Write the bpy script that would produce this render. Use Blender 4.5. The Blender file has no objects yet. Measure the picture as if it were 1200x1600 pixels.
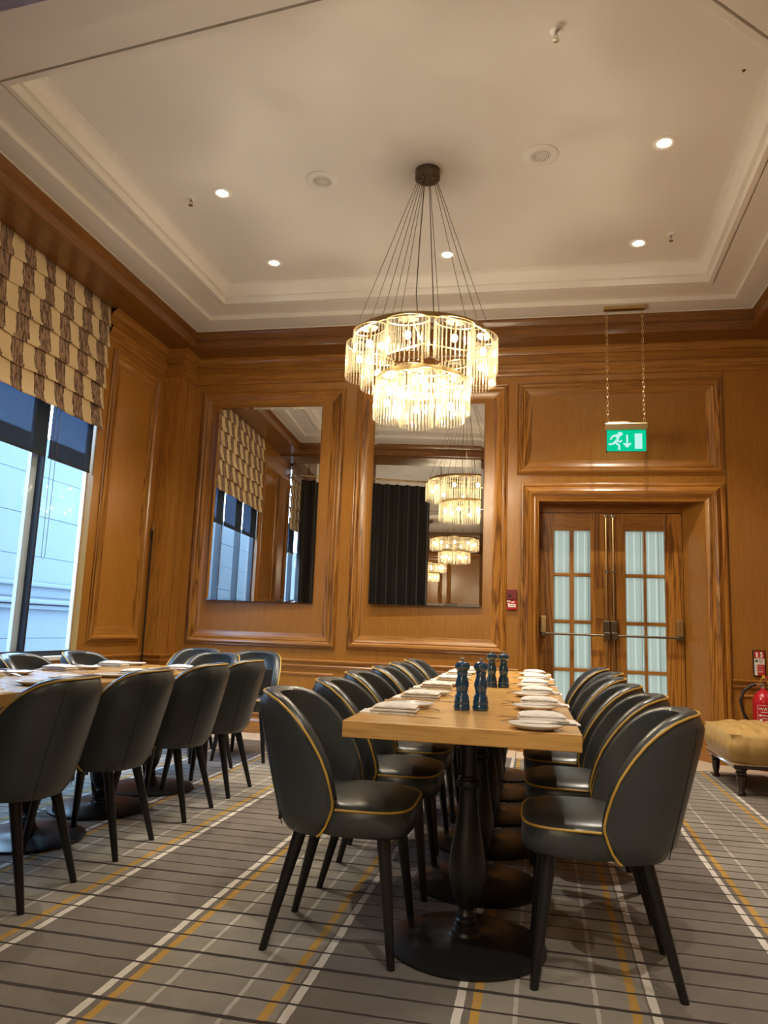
import bpy, bmesh, math, random
from mathutils import Vector, Matrix
random.seed(7)
R = math.radians
scene = bpy.context.scene
COL = scene.collection

# ------------------------------------------------------------------ camera
cam_d = bpy.data.cameras.new('camera'); cam = bpy.data.objects.new('camera', cam_d); COL.objects.link(cam)
cam_d.sensor_fit = 'HORIZONTAL'; cam_d.sensor_width = 36.0; cam_d.lens = 34.7234
cam_d.clip_start = 0.05; cam_d.clip_end = 200
_r = Vector((0.981278, 0.18903, 0.036889)); _u = Vector((-0.006442, -0.159212, 0.987223)); _f = Vector((-0.192488, 0.968978, 0.155014))
cam.matrix_world = Matrix(((_r.x, _u.x, -_f.x, 0), (_r.y, _u.y, -_f.y, 0), (_r.z, _u.z, -_f.z, 1.0356), (0, 0, 0, 1)))
scene.camera = cam

# ------------------------------------------------------------------ world, exposure
EXPOSURE = 0.20
SKY = 18.0              # overcast daylight
BULB = 490.0           # chandelier bulb radiance
SPOT = 195.0            # ceiling downlight watts
world = bpy.data.worlds.new('world'); scene.world = world; world.use_nodes = True
_bg = world.node_tree.nodes['Background']; _bg.inputs[0].default_value = (0.46, 0.70, 1.0, 1); _bg.inputs[1].default_value = SKY
vs = scene.view_settings
vs.view_transform = 'Standard'; vs.look = 'None'; vs.gamma = 1.0; vs.exposure = EXPOSURE; vs.use_curve_mapping = False
cy = scene.cycles
cy.max_bounces = 10; cy.diffuse_bounces = 5; cy.glossy_bounces = 5; cy.transmission_bounces = 6; cy.transparent_max_bounces = 24
cy.caustics_reflective = False; cy.caustics_refractive = False; cy.sample_clamp_indirect = 6.0; cy.blur_glossy = 0.15
cy.use_denoising = True

# ------------------------------------------------------------------ room constants (metres)
D = 6.98               # back wall face
XP = -3.66             # left piers
XB, YB = -3.465, 6.678 # corner block
XR = 2.24              # right wall
ZS = 3.755             # cornice soffit
ZC = 3.95              # lowest ceiling band
ZT = 4.15              # raised ceiling
CX, CY = -0.70, 4.62   # chandelier centre

# ------------------------------------------------------------------ material helpers
class NT:
    def __init__(s, name):
        s.mat = bpy.data.materials.new(name); s.mat.use_nodes = True
        s.t = s.mat.node_tree; s.t.nodes.clear()
        s.out = s.t.nodes.new('ShaderNodeOutputMaterial')
    def n(s, typ, ins=None, **kw):
        nd = s.t.nodes.new(typ)
        for k, v in kw.items(): setattr(nd, k, v)
        for k, v in (ins or {}).items(): s.set(nd.inputs[k], v)
        return nd
    def set(s, sock, v):
        if isinstance(v, bpy.types.NodeSocket): s.t.links.new(v, sock)
        elif isinstance(v, (tuple, list)) and len(v) == 3 and sock.type == 'RGBA': sock.default_value = (*v, 1)
        else: sock.default_value = v
    def m(s, op, a, b=None, c=None):
        nd = s.t.nodes.new('ShaderNodeMath'); nd.operation = op
        for i, v in enumerate((a, b, c)):
            if v is not None: s.set(nd.inputs[i], v)
        return nd.outputs[0]
    def mix(s, f, a, b, blend='MIX'):
        nd = s.t.nodes.new('ShaderNodeMix'); nd.data_type = 'RGBA'; nd.blend_type = blend
        s.set(nd.inputs['Factor'], f); s.set(nd.inputs['A'], a); s.set(nd.inputs['B'], b)
        return nd.outputs['Result']
    def bsdf(s, **kw):
        b = s.t.nodes.new('ShaderNodeBsdfPrincipled')
        for k, v in kw.items(): s.set(b.inputs[k.replace('_', ' ')], v)
        s.t.links.new(b.outputs[0], s.out.inputs[0]); return b
    def coords(s, scale=(1, 1, 1), rot=(0, 0, 0), kind='Object'):
        tc = s.t.nodes.new('ShaderNodeTexCoord'); mp = s.t.nodes.new('ShaderNodeMapping')
        mp.inputs['Scale'].default_value = scale; mp.inputs['Rotation'].default_value = rot
        s.t.links.new(tc.outputs[kind], mp.inputs[0]); return mp.outputs[0]

def plain(name, col, rough=0.5, metal=0.0, bump=0.0, bscale=60, coat=0.0, var=0.0, spec=0.5, sheen=0.0):
    t = NT(name)
    c = t.coords()
    nz = t.n('ShaderNodeTexNoise', {'Vector': c, 'Scale': bscale, 'Detail': 3.0})
    base = tuple(col)
    if var:
        n2 = t.n('ShaderNodeTexNoise', {'Vector': c, 'Scale': 5.0, 'Detail': 4.0})
        base = t.mix(n2.outputs[0], tuple(x*(1-var) for x in col), tuple(min(1, x*(1+var)) for x in col))
    b = t.bsdf(Base_Color=base, Roughness=rough, Metallic=metal, Coat_Weight=coat, Specular_IOR_Level=spec)
    if sheen: b.inputs['Sheen Weight'].default_value = sheen
    if bump:
        bp = t.n('ShaderNodeBump', {'Height': nz.outputs[0], 'Strength': bump, 'Distance': 0.002})
        t.set(b.inputs['Normal'], bp.outputs[0])
    return t.mat

def wood(name, axis, dark, mid, light, rough=0.3, coat=0.25, figure=0.5):
    t = NT(name)
    lo, hi = 0.045, 1.0
    sc = {'x': (lo, hi, hi), 'y': (hi, lo, hi), 'z': (hi, hi, lo)}[axis]
    c0 = t.coords()
    info = t.n('ShaderNodeObjectInfo')
    off = t.n('ShaderNodeVectorMath', {0: c0}, operation='ADD')
    comb = t.n('ShaderNodeCombineXYZ', {0: t.m('MULTIPLY', info.outputs['Random'], 7.0), 1: t.m('MULTIPLY', info.outputs['Random'], 3.0), 2: t.m('MULTIPLY', info.outputs['Random'], 11.0)})
    t.set(off.inputs[1], comb.outputs[0])
    mp = t.n('ShaderNodeMapping', {'Vector': off.outputs[0], 'Scale': sc})
    v = mp.outputs[0]
    fine = t.n('ShaderNodeTexNoise', {'Vector': v, 'Scale': 150.0, 'Detail': 3.0, 'Roughness': 0.65})
    broad = t.n('ShaderNodeTexNoise', {'Vector': v, 'Scale': 9.0, 'Detail': 4.0, 'Distortion': 1.2})
    wv = t.m('FRACT', t.m('MULTIPLY', broad.outputs[0], 7.0))
    wv = t.m('ABSOLUTE', t.m('SUBTRACT', t.m('MULTIPLY', wv, 2.0), 1.0))
    f = t.m('ADD', t.m('MULTIPLY', fine.outputs[0], 1.0-figure*0.6), t.m('MULTIPLY', wv, figure*0.45))
    rp = t.n('ShaderNodeValToRGB', {0: f})
    e = rp.color_ramp.elements
    e[0].position = 0.22; e[0].color = (*dark, 1); e[1].position = 0.78; e[1].color = (*light, 1)
    k = e.new(0.46); k.color = (*mid, 1)
    shade = t.m('MULTIPLY_ADD', info.outputs['Random'], 0.24, 0.88)
    cc = t.n('ShaderNodeVectorMath', {0: rp.outputs[0], 'Scale': shade}, operation='SCALE')
    b = t.bsdf(Base_Color=cc.outputs[0], Roughness=rough, Coat_Weight=coat, Coat_Roughness=0.18)
    bp = t.n('ShaderNodeBump', {'Height': fine.outputs[0], 'Strength': 0.12, 'Distance': 0.001})
    t.set(b.inputs['Normal'], bp.outputs[0])
    return t.mat

OAK = ((0.175, 0.065, 0.010), (0.325, 0.136, 0.022), (0.44, 0.205, 0.039))
M = {}
for ax in 'xyz': M['oak_'+ax] = wood('oak_'+ax, ax, *OAK)
M['oak_field'] = wood('oak_field', 'z', (0.245, 0.096, 0.015), (0.33, 0.140, 0.023), (0.39, 0.175, 0.033), rough=0.26, figure=0.12)
M['oak_carved'] = wood('oak_carved', 'z', (0.115, 0.041, 0.006), (0.32, 0.132, 0.021), (0.44, 0.205, 0.039), figure=0.95)
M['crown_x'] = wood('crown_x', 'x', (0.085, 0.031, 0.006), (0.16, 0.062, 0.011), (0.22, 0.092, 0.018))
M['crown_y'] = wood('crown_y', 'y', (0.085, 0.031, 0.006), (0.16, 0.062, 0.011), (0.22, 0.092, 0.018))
M['table'] = wood('table_oak', 'x', (0.36, 0.180, 0.045), (0.54, 0.305, 0.090), (0.64, 0.385, 0.130), rough=0.27, coat=0.2, figure=0.35)
M['ceiling'] = plain('ceiling_paint', (0.68, 0.645, 0.60), 0.75, bump=0.05, bscale=30)
M['white_trim'] = plain('white_trim', (0.78, 0.76, 0.72), 0.5)
M['leather'] = plain('grey_leather', (0.045, 0.053, 0.057), 0.33, bump=0.10, bscale=220, var=0.22, spec=0.6)
M['leather_seat'] = plain('grey_leather_seat', (0.040, 0.046, 0.048), 0.30, bump=0.10, bscale=220, var=0.25, spec=0.6)
M['piping'] = plain('yellow_piping', (0.56, 0.35, 0.055), 0.45)
M['black_wood'] = plain('black_wood', (0.008, 0.008, 0.009), 0.38)
M['black_metal'] = plain('black_iron', (0.010, 0.010, 0.011), 0.36, bump=0.05, bscale=120, spec=0.5)
M['seam'] = plain('dark_seam', (0.012, 0.012, 0.012), 0.6)
M['brass'] = plain('brass', (0.62, 0.47, 0.24), 0.28, 1.0)
M['bronze'] = plain('dull_bronze', (0.16, 0.13, 0.095), 0.35, 1.0)
M['steel'] = plain('steel', (0.62, 0.60, 0.57), 0.2, 1.0)
M['cable'] = plain('steel_cable', (0.10, 0.085, 0.07), 0.4, 0.6)
M['china'] = plain('white_china', (0.74, 0.72, 0.68), 0.15)
M['linen'] = plain('white_linen', (0.80, 0.77, 0.73), 0.9, bump=0.25, bscale=300, sheen=0.2)
M['blue_gloss'] = plain('blue_lacquer', (0.013, 0.062, 0.135), 0.10, coat=1.0)
M['ottoman'] = plain('tan_leather', (0.46, 0.30, 0.105), 0.42, bump=0.08, bscale=150, var=0.10)
M['ottoman_trim'] = plain('pale_trim', (0.42, 0.33, 0.21), 0.4)
M['dark_polish'] = plain('polished_dark_wood', (0.022, 0.009, 0.005), 0.15, coat=0.6)
M['red'] = plain('red_paint', (0.46, 0.012, 0.022), 0.22, coat=0.5)
M['darkred'] = plain('dark_red_plastic', (0.16, 0.010, 0.014), 0.4)
M['white'] = plain('white_print', (0.80, 0.79, 0.77), 0.5)
M['signred'] = plain('red_print', (0.50, 0.035, 0.03), 0.5)
M['pinkprint'] = plain('pale_red_print', (0.62, 0.34, 0.33), 0.5)
M['black'] = plain('black_plastic', (0.012, 0.012, 0.012), 0.35)
M['yellow_tag'] = plain('yellow_tag', (0.65, 0.45, 0.06), 0.5)
M['green_print'] = plain('green_print', (0.03, 0.14, 0.09), 0.5)
M['curtain'] = plain('black_velvet', (0.012, 0.012, 0.013), 0.85, sheen=0.3)
M['win_frame'] = plain('dark_window_metal', (0.022, 0.026, 0.034), 0.4, 0.2)
M['win_light'] = plain('pale_window_metal', (0.55, 0.57, 0.58), 0.4)
M['stone_tile'] = plain('cream_stone', (0.62, 0.53, 0.41), 0.3, var=0.08)
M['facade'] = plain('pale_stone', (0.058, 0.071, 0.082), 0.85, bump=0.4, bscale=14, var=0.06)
M['pavement'] = plain('pavement', (0.22, 0.22, 0.22), 0.9, var=0.1)

def mirror_mat():
    t = NT('mirror_glass'); g = t.n('ShaderNodeBsdfGlossy', {'Color': (0.90, 0.90, 0.88), 'Roughness': 0.0})
    t.t.links.new(g.outputs[0], t.out.inputs[0]); return t.mat
M['mirror'] = mirror_mat()

def glass_mat(name, tint=(0.93, 0.97, 1.0)):
    t = NT(name)
    tr = t.n('ShaderNodeBsdfTransparent', {'Color': tint}); g = t.n('ShaderNodeBsdfGlossy', {'Roughness': 0.0})
    lw = t.n('ShaderNodeLayerWeight', {'Blend': 0.5}); fr = t.m('MULTIPLY_ADD', t.m('POWER', lw.outputs['Facing'], 5.0), 0.5, 0.03); mx = t.n('ShaderNodeMixShader', {0: fr, 1: tr.outputs[0], 2: g.outputs[0]})
    t.t.links.new(mx.outputs[0], t.out.inputs[0]); return t.mat
M['glass'] = glass_mat('window_glass')

def frosted_mat():
    t = NT('frosted_glass'); c = t.coords()
    sx = t.n('ShaderNodeSeparateXYZ', {0: c}).outputs
    # etched vertical stripes printed in the frosting
    wob = t.n('ShaderNodeTexNoise', {'Vector': c, 'Scale': 2.0})
    a = t.m('FRACT', t.m('MULTIPLY', t.m('ADD', sx[0], t.m('MULTIPLY', wob.outputs[0], 0.01)), 15.5))
    line = t.m('LESS_THAN', t.m('ABSOLUTE', t.m('SUBTRACT', a, 0.5)), 0.055)
    b = t.m('FRACT', t.m('MULTIPLY', sx[0], 6.3))
    line2 = t.m('LESS_THAN', t.m('ABSOLUTE', t.m('SUBTRACT', b, 0.35)), 0.018)
    col = t.mix(line, (0.285, 0.262, 0.208), (0.38, 0.35, 0.28))
    col = t.mix(line2, col, (0.155, 0.145, 0.115))
    tr = t.n('ShaderNodeBsdfTranslucent', {'Color': col}); g = t.n('ShaderNodeBsdfGlossy', {'Roughness': 0.25})
    d = t.n('ShaderNodeBsdfDiffuse', {'Color': col})
    m1 = t.n('ShaderNodeMixShader', {0: 0.25, 1: tr.outputs[0], 2: d.outputs[0]})
    mx = t.n('ShaderNodeMixShader', {0: 0.05, 1: m1.outputs[0], 2: g.outputs[0]})
    t.t.links.new(mx.outputs[0], t.out.inputs[0]); return t.mat
M['frosted'] = frosted_mat()

def rod_mat():
    t = NT('clear_glass_rod')
    tr = t.n('ShaderNodeBsdfTransparent', {'Color': (0.94, 0.91, 0.84)}); tl = t.n('ShaderNodeBsdfTranslucent', {'Color': (0.95, 0.88, 0.70)})
    df = t.n('ShaderNodeBsdfDiffuse', {'Color': (0.92, 0.86, 0.70)})
    g = t.n('ShaderNodeBsdfGlossy', {'Roughness': 0.12, 'Color': (1, 0.97, 0.9)})
    m1 = t.n('ShaderNodeMixShader', {0: 0.5, 1: tl.outputs[0], 2: df.outputs[0]})
    m2 = t.n('ShaderNodeMixShader', {0: 0.060, 1: tr.outputs[0], 2: m1.outputs[0]})
    lw = t.n('ShaderNodeLayerWeight', {'Blend': 0.5}); fr = t.m('MULTIPLY_ADD', t.m('POWER', lw.outputs['Facing'], 3.0), 0.28, 0.03)
    m3 = t.n('ShaderNodeMixShader', {0: fr, 1: m2.outputs[0], 2: g.outputs[0]})
    t.t.links.new(m3.outputs[0], t.out.inputs[0]); return t.mat
M['rod'] = rod_mat()

def emit(name, col, s):
    t = NT(name); e = t.n('ShaderNodeEmission', {'Color': col, 'Strength': s}); t.t.links.new(e.outputs[0], t.out.inputs[0]); return t.mat
M['bulb'] = emit('bulb_glow', (1.0, 0.85, 0.62), BULB)
M['lamp'] = emit('downlight_glow', (1.0, 0.90, 0.72), 40.0)
M['exit_green'] = emit('exit_green', (0.0, 0.62, 0.30), 0.85)
M['exit_white'] = emit('exit_white', (0.55, 0.92, 0.86), 0.85)

def shade_mat():
    t = NT('navy_roller_fabric')
    tr = t.n('ShaderNodeBsdfTransparent', {'Color': (0.55, 0.65, 0.8)}); df = t.n('ShaderNodeBsdfDiffuse', {'Color': (0.035, 0.045, 0.062)})
    mx = t.n('ShaderNodeMixShader', {0: 0.86, 1: tr.outputs[0], 2: df.outputs[0]})
    t.t.links.new(mx.outputs[0], t.out.inputs[0]); return t.mat
M['roller'] = shade_mat()

def blind_mat():
    t = NT('striped_blind'); c = t.coords()
    s = t.n('ShaderNodeSeparateXYZ', {0: c}).outputs
    row = t.m('FLOOR', t.m('MULTIPLY', t.m('SUBTRACT', s[2], 2.64), 1/0.187))
    rr = t.n('ShaderNodeTexWhiteNoise', {'W': row}, noise_dimensions='1D')
    cz = t.n('ShaderNodeMapping', {'Vector': c, 'Scale': (1.0, 2.2, 5.0)})
    wob = t.n('ShaderNodeTexNoise', {'Vector': cz.outputs[0], 'Scale': 2.5, 'Detail': 2.0})
    y = t.m('ADD', s[1], t.m('ADD', t.m('MULTIPLY', t.m('SUBTRACT', rr.outputs[0], 0.5), 0.03), t.m('MULTIPLY', t.m('SUBTRACT', wob.outputs[0], 0.5), 0.05)))
    ph = t.m('FRACT', t.m('MULTIPLY', t.m('ADD', y, 0.085), 1/0.25))      # brown centred on 4.41 + 0.25 n
    d = t.m('ABSOLUTE', t.m('SUBTRACT', ph, 0.98)); d = t.m('MINIMUM', d, t.m('SUBTRACT', 1.0, d))
    band = t.m('LESS_THAN', d, 0.255)
    edge = t.m('MULTIPLY', t.m('GREATER_THAN', d, 0.225), band)
    cl = t.n('ShaderNodeMapping', {'Vector': c, 'Scale': (1.0, 1.0, 0.10)})
    ln = t.n('ShaderNodeTexNoise', {'Vector': cl.outputs[0], 'Scale': 75.0, 'Detail': 1.0, 'Distortion': 0.4})
    lines = t.m('MULTIPLY', t.m('GREATER_THAN', ln.outputs[0], 0.515), band)
    cream = (0.68, 0.54, 0.32); brown = (0.33, 0.215, 0.135); dk = (0.050, 0.022, 0.016)
    col = t.mix(band, cream, brown); col = t.mix(t.m('MULTIPLY', lines, 0.75), col, dk); col = t.mix(edge, col, dk)
    b = t.bsdf(Base_Color=col, Roughness=0.85)
    fb = t.n('ShaderNodeTexNoise', {'Vector': c, 'Scale': 350.0}); bp = t.n('ShaderNodeBump', {'Height': fb.outputs[0], 'Strength': 0.15, 'Distance': 0.001}); t.set(b.inputs['Normal'], bp.outputs[0])
    return t.mat
M['blind'] = blind_mat()

def carpet_mat():
    t = NT('plaid_carpet'); c = t.coords(rot=(0, 0, R(0.9)))
    s = t.n('ShaderNodeSeparateXYZ', {0: c}).outputs
    nz = t.n('ShaderNodeTexNoise', {'Vector': c, 'Scale': 18.0, 'Detail': 3.0})
    jx = t.m('ADD', s[0], t.m('MULTIPLY', t.m('SUBTRACT', nz.outputs[0], 0.5), 0.008))
    jy = t.m('ADD', s[1], t.m('MULTIPLY', t.m('SUBTRACT', nz.outputs[0], 0.5), 0.008))
    P = 0.985
    u = t.m('MULTIPLY', t.m('FRACT', t.m('MULTIPLY', t.m('ADD', jx, 1.245), 1/P)), P)
    def at(o, w): return t.m('LESS_THAN', t.m('ABSOLUTE', t.m('SUBTRACT', u, o)), w)
    def ymod(p, o, w):
        a = t.m('FRACT', t.m('MULTIPLY', t.m('ADD', jy, -o), 1/p)); a = t.m('MULTIPLY', t.m('ABSOLUTE', t.m('SUBTRACT', a, 0.5)), p)
        return t.m('GREATER_THAN', a, p/2-w)
    big = t.n('ShaderNodeTexNoise', {'Vector': c, 'Scale': 3.0, 'Detail': 5.0, 'Roughness': 0.7})
    pile = t.n('ShaderNodeTexNoise', {'Vector': c, 'Scale': 320.0, 'Detail': 2.0})
    lightb = t.m('MULTIPLY', t.m('GREATER_THAN', u, 0.08), t.m('LESS_THAN', u, 0.56))
    col = t.mix(lightb, (0.150, 0.130, 0.112), (0.235, 0.214, 0.180))
    col = t.mix(at(0.195, 0.0065), col, (0.40, 0.37, 0.33)); col = t.mix(at(0.42, 0.0065), col, (0.40, 0.37, 0.33))
    col = t.mix(at(0.087, 0.013), col, (0.40, 0.235, 0.050)); col = t.mix(at(0.525, 0.013), col, (0.40, 0.235, 0.050))
    col = t.mix(at(0.040, 0.0125), col, (0.58, 0.54, 0.48)); col = t.mix(at(0.580, 0.0125), col, (0.58, 0.54, 0.48))
    dk = t.m('MAXIMUM', ymod(0.1135, 2.03, 0.0052), ymod(0.3405, 2.03, 0.0088))
    col = t.mix(dk, col, (0.032, 0.024, 0.022))
    shade = t.m('MULTIPLY_ADD', big.outputs[0], 0.7, 0.65); shade = t.m('MULTIPLY', shade, t.m('MULTIPLY_ADD', pile.outputs[0], 0.5, 0.75))
    cc = t.n('ShaderNodeVectorMath', {0: col, 'Scale': shade}, operation='SCALE')
    b = t.bsdf(Base_Color=cc.outputs[0], Roughness=0.95, Specular_IOR_Level=0.15)
    b.inputs['Sheen Weight'].default_value = 0.15
    bp = t.n('ShaderNodeBump', {'Height': pile.outputs[0], 'Strength': 0.35, 'Distance': 0.003}); t.set(b.inputs['Normal'], bp.outputs[0])
    return t.mat
M['carpet'] = carpet_mat()

# ------------------------------------------------------------------ geometry helpers
class MB:
    def __init__(s): s.v = []; s.f = []; s.mi = []
    def add(s, vs_, fs, mi=0):
        o = len(s.v); s.v += [tuple(x) for x in vs_]; s.f += [tuple(i+o for i in f) for f in fs]; s.mi += [mi]*len(fs); return s
    def box(s, x0, x1, y0, y1, z0, z1, mi=0):
        return s.add([(x, y, z) for x in (x0, x1) for y in (y0, y1) for z in (z0, z1)],
                     [(0, 1, 3, 2), (4, 6, 7, 5), (0, 4, 5, 1), (2, 3, 7, 6), (0, 2, 6, 4), (1, 5, 7, 3)], mi)
    def tube(s, pts, r, seg=8, closed=False, cap=True):
        pts = [Vector(p) for p in pts]; n = len(pts); rs = r if isinstance(r, (list, tuple)) else [r]*n
        rings = []; up = None
        for i, p in enumerate(pts):
            a = pts[(i-1) % n] if (closed or i > 0) else p; b = pts[(i+1) % n] if (closed or i < n-1) else p
            d = (b-a).normalized()
            if up is None:
                up = Vector((0, 0, 1)) if abs(d.z) < 0.9 else Vector((1, 0, 0))
            x = d.cross(up).normalized(); up = x.cross(d).normalized()
            rings.append([p+(x*math.cos(2*math.pi*k/seg)+up*math.sin(2*math.pi*k/seg))*rs[i] for k in range(seg)])
        fs = []
        for i in range(n if closed else n-1):
            j = (i+1) % n
            for k in range(seg): fs.append((i*seg+k, i*seg+(k+1) % seg, j*seg+(k+1) % seg, j*seg+k))
        if cap and not closed: fs += [tuple(range(seg)), tuple((n-1)*seg+k for k in range(seg))]
        return s.add([v for rg in rings for v in rg], fs)
    def lathe(s, prof, seg=24, c=(0, 0, 0), axis='z'):
        vs_ = []; fs = []
        for r, z in prof:
            for k in range(seg):
                a = 2*math.pi*k/seg; p = (r*math.cos(a), r*math.sin(a), z)
                if axis == 'y': p = (p[0], p[2], p[1])
                elif axis == 'x': p = (p[2], p[0], p[1])
                vs_.append((c[0]+p[0], c[1]+p[1], c[2]+p[2]))
        for i in range(len(prof)-1):
            for k in range(seg): fs.append((i*seg+k, i*seg+(k+1) % seg, (i+1)*seg+(k+1) % seg, (i+1)*seg+k))
        loop = prof[0] == prof[-1]
        if prof[0][0] > 1e-5 and not loop: fs.append(tuple(range(seg)))
        if not loop and prof[-1][0] > 1e-5: fs.append(tuple((len(prof)-1)*seg+k for k in range(seg)))
        return s.add(vs_, fs)
    def grid(s, rows, closed=False):
        n = len(rows[0]); vs_ = [v for r in rows for v in r]; fs = []
        for i in range(len(rows)-1):
            for k in range(n if closed else n-1): fs.append((i*n+k, i*n+(k+1) % n, (i+1)*n+(k+1) % n, (i+1)*n+k))
        return s.add(vs_, fs)
    def prism(s, outline, z0, z1, plane='xy'):
        n = len(outline)
        def P(a, b, c):
            return {'xy': (a, b, c), 'xz': (a, c, b), 'yz': (c, a, b)}[plane]
        return s.add([P(a, b, z0) for a, b in outline]+[P(a, b, z1) for a, b in outline],
                     [tuple(range(n)), tuple(range(2*n-1, n-1, -1))]+[(i, (i+1) % n, n+(i+1) % n, n+i) for i in range(n)])
    def mesh(s, name, mats, smooth=True, ang=38, merge=True):
        me = bpy.data.meshes.new(name); bm = bmesh.new()
        bv = [bm.verts.new(v) for v in s.v]; bm.verts.ensure_lookup_table()
        for f, mi in zip(s.f, s.mi):
            try:
                fc = bm.faces.new([bv[i] for i in f]); fc.material_index = mi
            except ValueError: pass
        if merge: bmesh.ops.remove_doubles(bm, verts=bm.verts, dist=1e-5)
        bmesh.ops.recalc_face_normals(bm, faces=bm.faces)
        bm.to_mesh(me); bm.free()
        for m in (mats if isinstance(mats, (list, tuple)) else [mats]): me.materials.append(M[m] if isinstance(m, str) else m)
        if smooth:
            me.polygons.foreach_set('use_smooth', [True]*len(me.polygons)); me.set_sharp_from_angle(angle=R(ang))
        return me
    def obj(s, name, mats, parent=None, loc=None, smooth=True, ang=38, bevel=0.0):
        me = s.mesh(name, mats, smooth, ang); return link(name, me, parent, loc, bevel)

def link(name, me, parent=None, loc=None, bevel=0.0, rz=0.0):
    o = bpy.data.objects.new(name, me); COL.objects.link(o)
    if loc is not None: o.location = loc
    if rz: o.rotation_euler[2] = rz
    if parent is not None: o.parent = parent
    if bevel:
        b = o.modifiers.new('bevel', 'BEVEL'); b.width = bevel; b.segments = 2; b.limit_method = 'ANGLE'; b.angle_limit = R(40)
    return o

def tag(o, label, cat, group=None):
    o['label'] = label; o['category'] = cat
    if group: o['group'] = group
    return o
def thing(name, label, cat, loc=(0, 0, 0), rz=0.0, group=None):
    o = bpy.data.objects.new(name, None); COL.objects.link(o); o.location = loc; o.rotation_euler[2] = rz; o.empty_display_size = 0.05
    return tag(o, label, cat, group)
def struct(o): o['kind'] = 'structure'; return o
def sempty(name, loc=(0, 0, 0)):
    o = bpy.data.objects.new(name, None); COL.objects.link(o); o.location = loc; return struct(o)
def dup(root, loc, rz=0.0, label=None, group=None):
    r = root.copy(); COL.objects.link(r); r.location = loc; r.rotation_euler = (0, 0, rz)
    if label: r['label'] = label
    if group: r['group'] = group
    for ch in list(root.children):
        c = ch.copy(); COL.objects.link(c); c.parent = r
        for g in list(ch.children):
            d = g.copy(); COL.objects.link(d); d.parent = c
    return r

def offset_path(pts, d, closed):
    n = len(pts); out = []
    for i in range(n):
        p = Vector(pts[i]); ns = []
        for a, b in ((i-1, i), (i, i+1)):
            if not closed and (a < 0 or b >= n): continue
            e = (Vector(pts[b % n])-Vector(pts[a % n])).normalized(); ns.append(Vector((e.y, -e.x)))
        if len(ns) == 1: m = ns[0]*d
        else:
            k = ns[0]+ns[1]; m = k*(d/max(0.2, (1+ns[0].dot(ns[1]))))
        out.append((p.x+m.x, p.y+m.y))
    return out
def sweep(name, path, prof, closed=False, mats=('oak_x', 'oak_y'), parent=None, ang=30):
    mb = MB(); rings = [[(x, y, z) for x, y in offset_path(path, d, closed)] for d, z in prof]
    n = len(path)
    for i in range(n if closed else n-1):
        j = (i+1) % n; mi = 0 if abs(path[j][0]-path[i][0]) > abs(path[j][1]-path[i][1]) else 1
        for a in range(len(rings)-1):
            mb.add([rings[a][i], rings[a][j], rings[a+1][j], rings[a+1][i]], [(0, 1, 2, 3)], mi)
    return mb.obj(name, list(mats), parent, ang=ang)

# ------------------------------------------------------------------ SETTING: floor
fl = struct(MB().box(-4.0, 5.2, -10.2, 6.56, -0.12, 0.0).obj('floor', 'carpet', smooth=False))
fl['label'] = 'grey tartan carpet with dark, white and mustard lines'
x = -3.7
tile_me = MB().box(0, 0.596, 0, 0.72, -0.12, 0.002).mesh('stone_tile', 'stone_tile', False)
while x < 2.4:
    link('stone_tile', tile_me, fl, (x, 6.561, 0.0)); x += 0.6

# ceiling with stepped coffer
COFFER = [(-2.90, 3.28), (-2.82, 6.15), (1.455, 6.19), (1.37, 3.80), (0.74, 3.24), (0.32, 2.93), (-0.88, 3.01)]
BIG = [(-4.0, 2.3), (-4.0, 7.1), (2.6, 7.1), (2.6, 3.4), (2.6, 1.8), (0.9, 1.8), (-0.9, 2.0)]
prof = [(-0.265, ZC), (-0.265, ZC+0.04), (-0.052, ZC+0.04), (-0.052, ZC+0.060), (-0.036, ZC+0.060), (-0.036, ZC+0.04), (0.0, ZC+0.04), (0.0, ZC+0.098), (0.030, ZC+0.098), (0.034, ZC+0.112)]
for k in range(1, 8):
    a = k/7*math.pi/2; prof.append((0.034+0.070*(1-math.cos(a)), ZC+0.112+0.078*math.sin(a)))
prof += [(0.108, ZC+0.190), (0.108, ZT)]
mb = MB()
rings = [[(x, y, ZC) for x, y in BIG]]+[[(x, y, z) for x, y in offset_path(COFFER, d, True)] for d, z in prof]
mb.grid(rings, True)
mb.add(rings[-1], [tuple(range(len(COFFER)))])
ceil = struct(mb.obj('ceiling', 'ceiling', ang=35)); ceil['label'] = 'cream coffered ceiling with stepped cove'
MB().box(-4.2, 5.4, -10.4, 7.4, ZT+0.12, ZT+0.30).obj('roof_slab', 'ceiling', ceil, smooth=False)
# ceiling of the room behind
c2 = struct(MB().box(-4.0, 5.2, -10.2, 2.30, ZT+0.001, ZT+0.10).obj('ceiling', 'ceiling', smooth=False))
for (a, b, c_, d) in ((-3.3, 4.8, 1.0, 1.9), (-3.3, 4.8, -6.0, -5.4)):
    MB().box(a, b, c_, d, ZT-0.06, ZT+0.01).box(a+.08, b-.08, c_+.08, d-.08, ZT-0.11, ZT-0.05).obj('ceiling_band', 'white_trim', c2, smooth=False)

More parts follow.
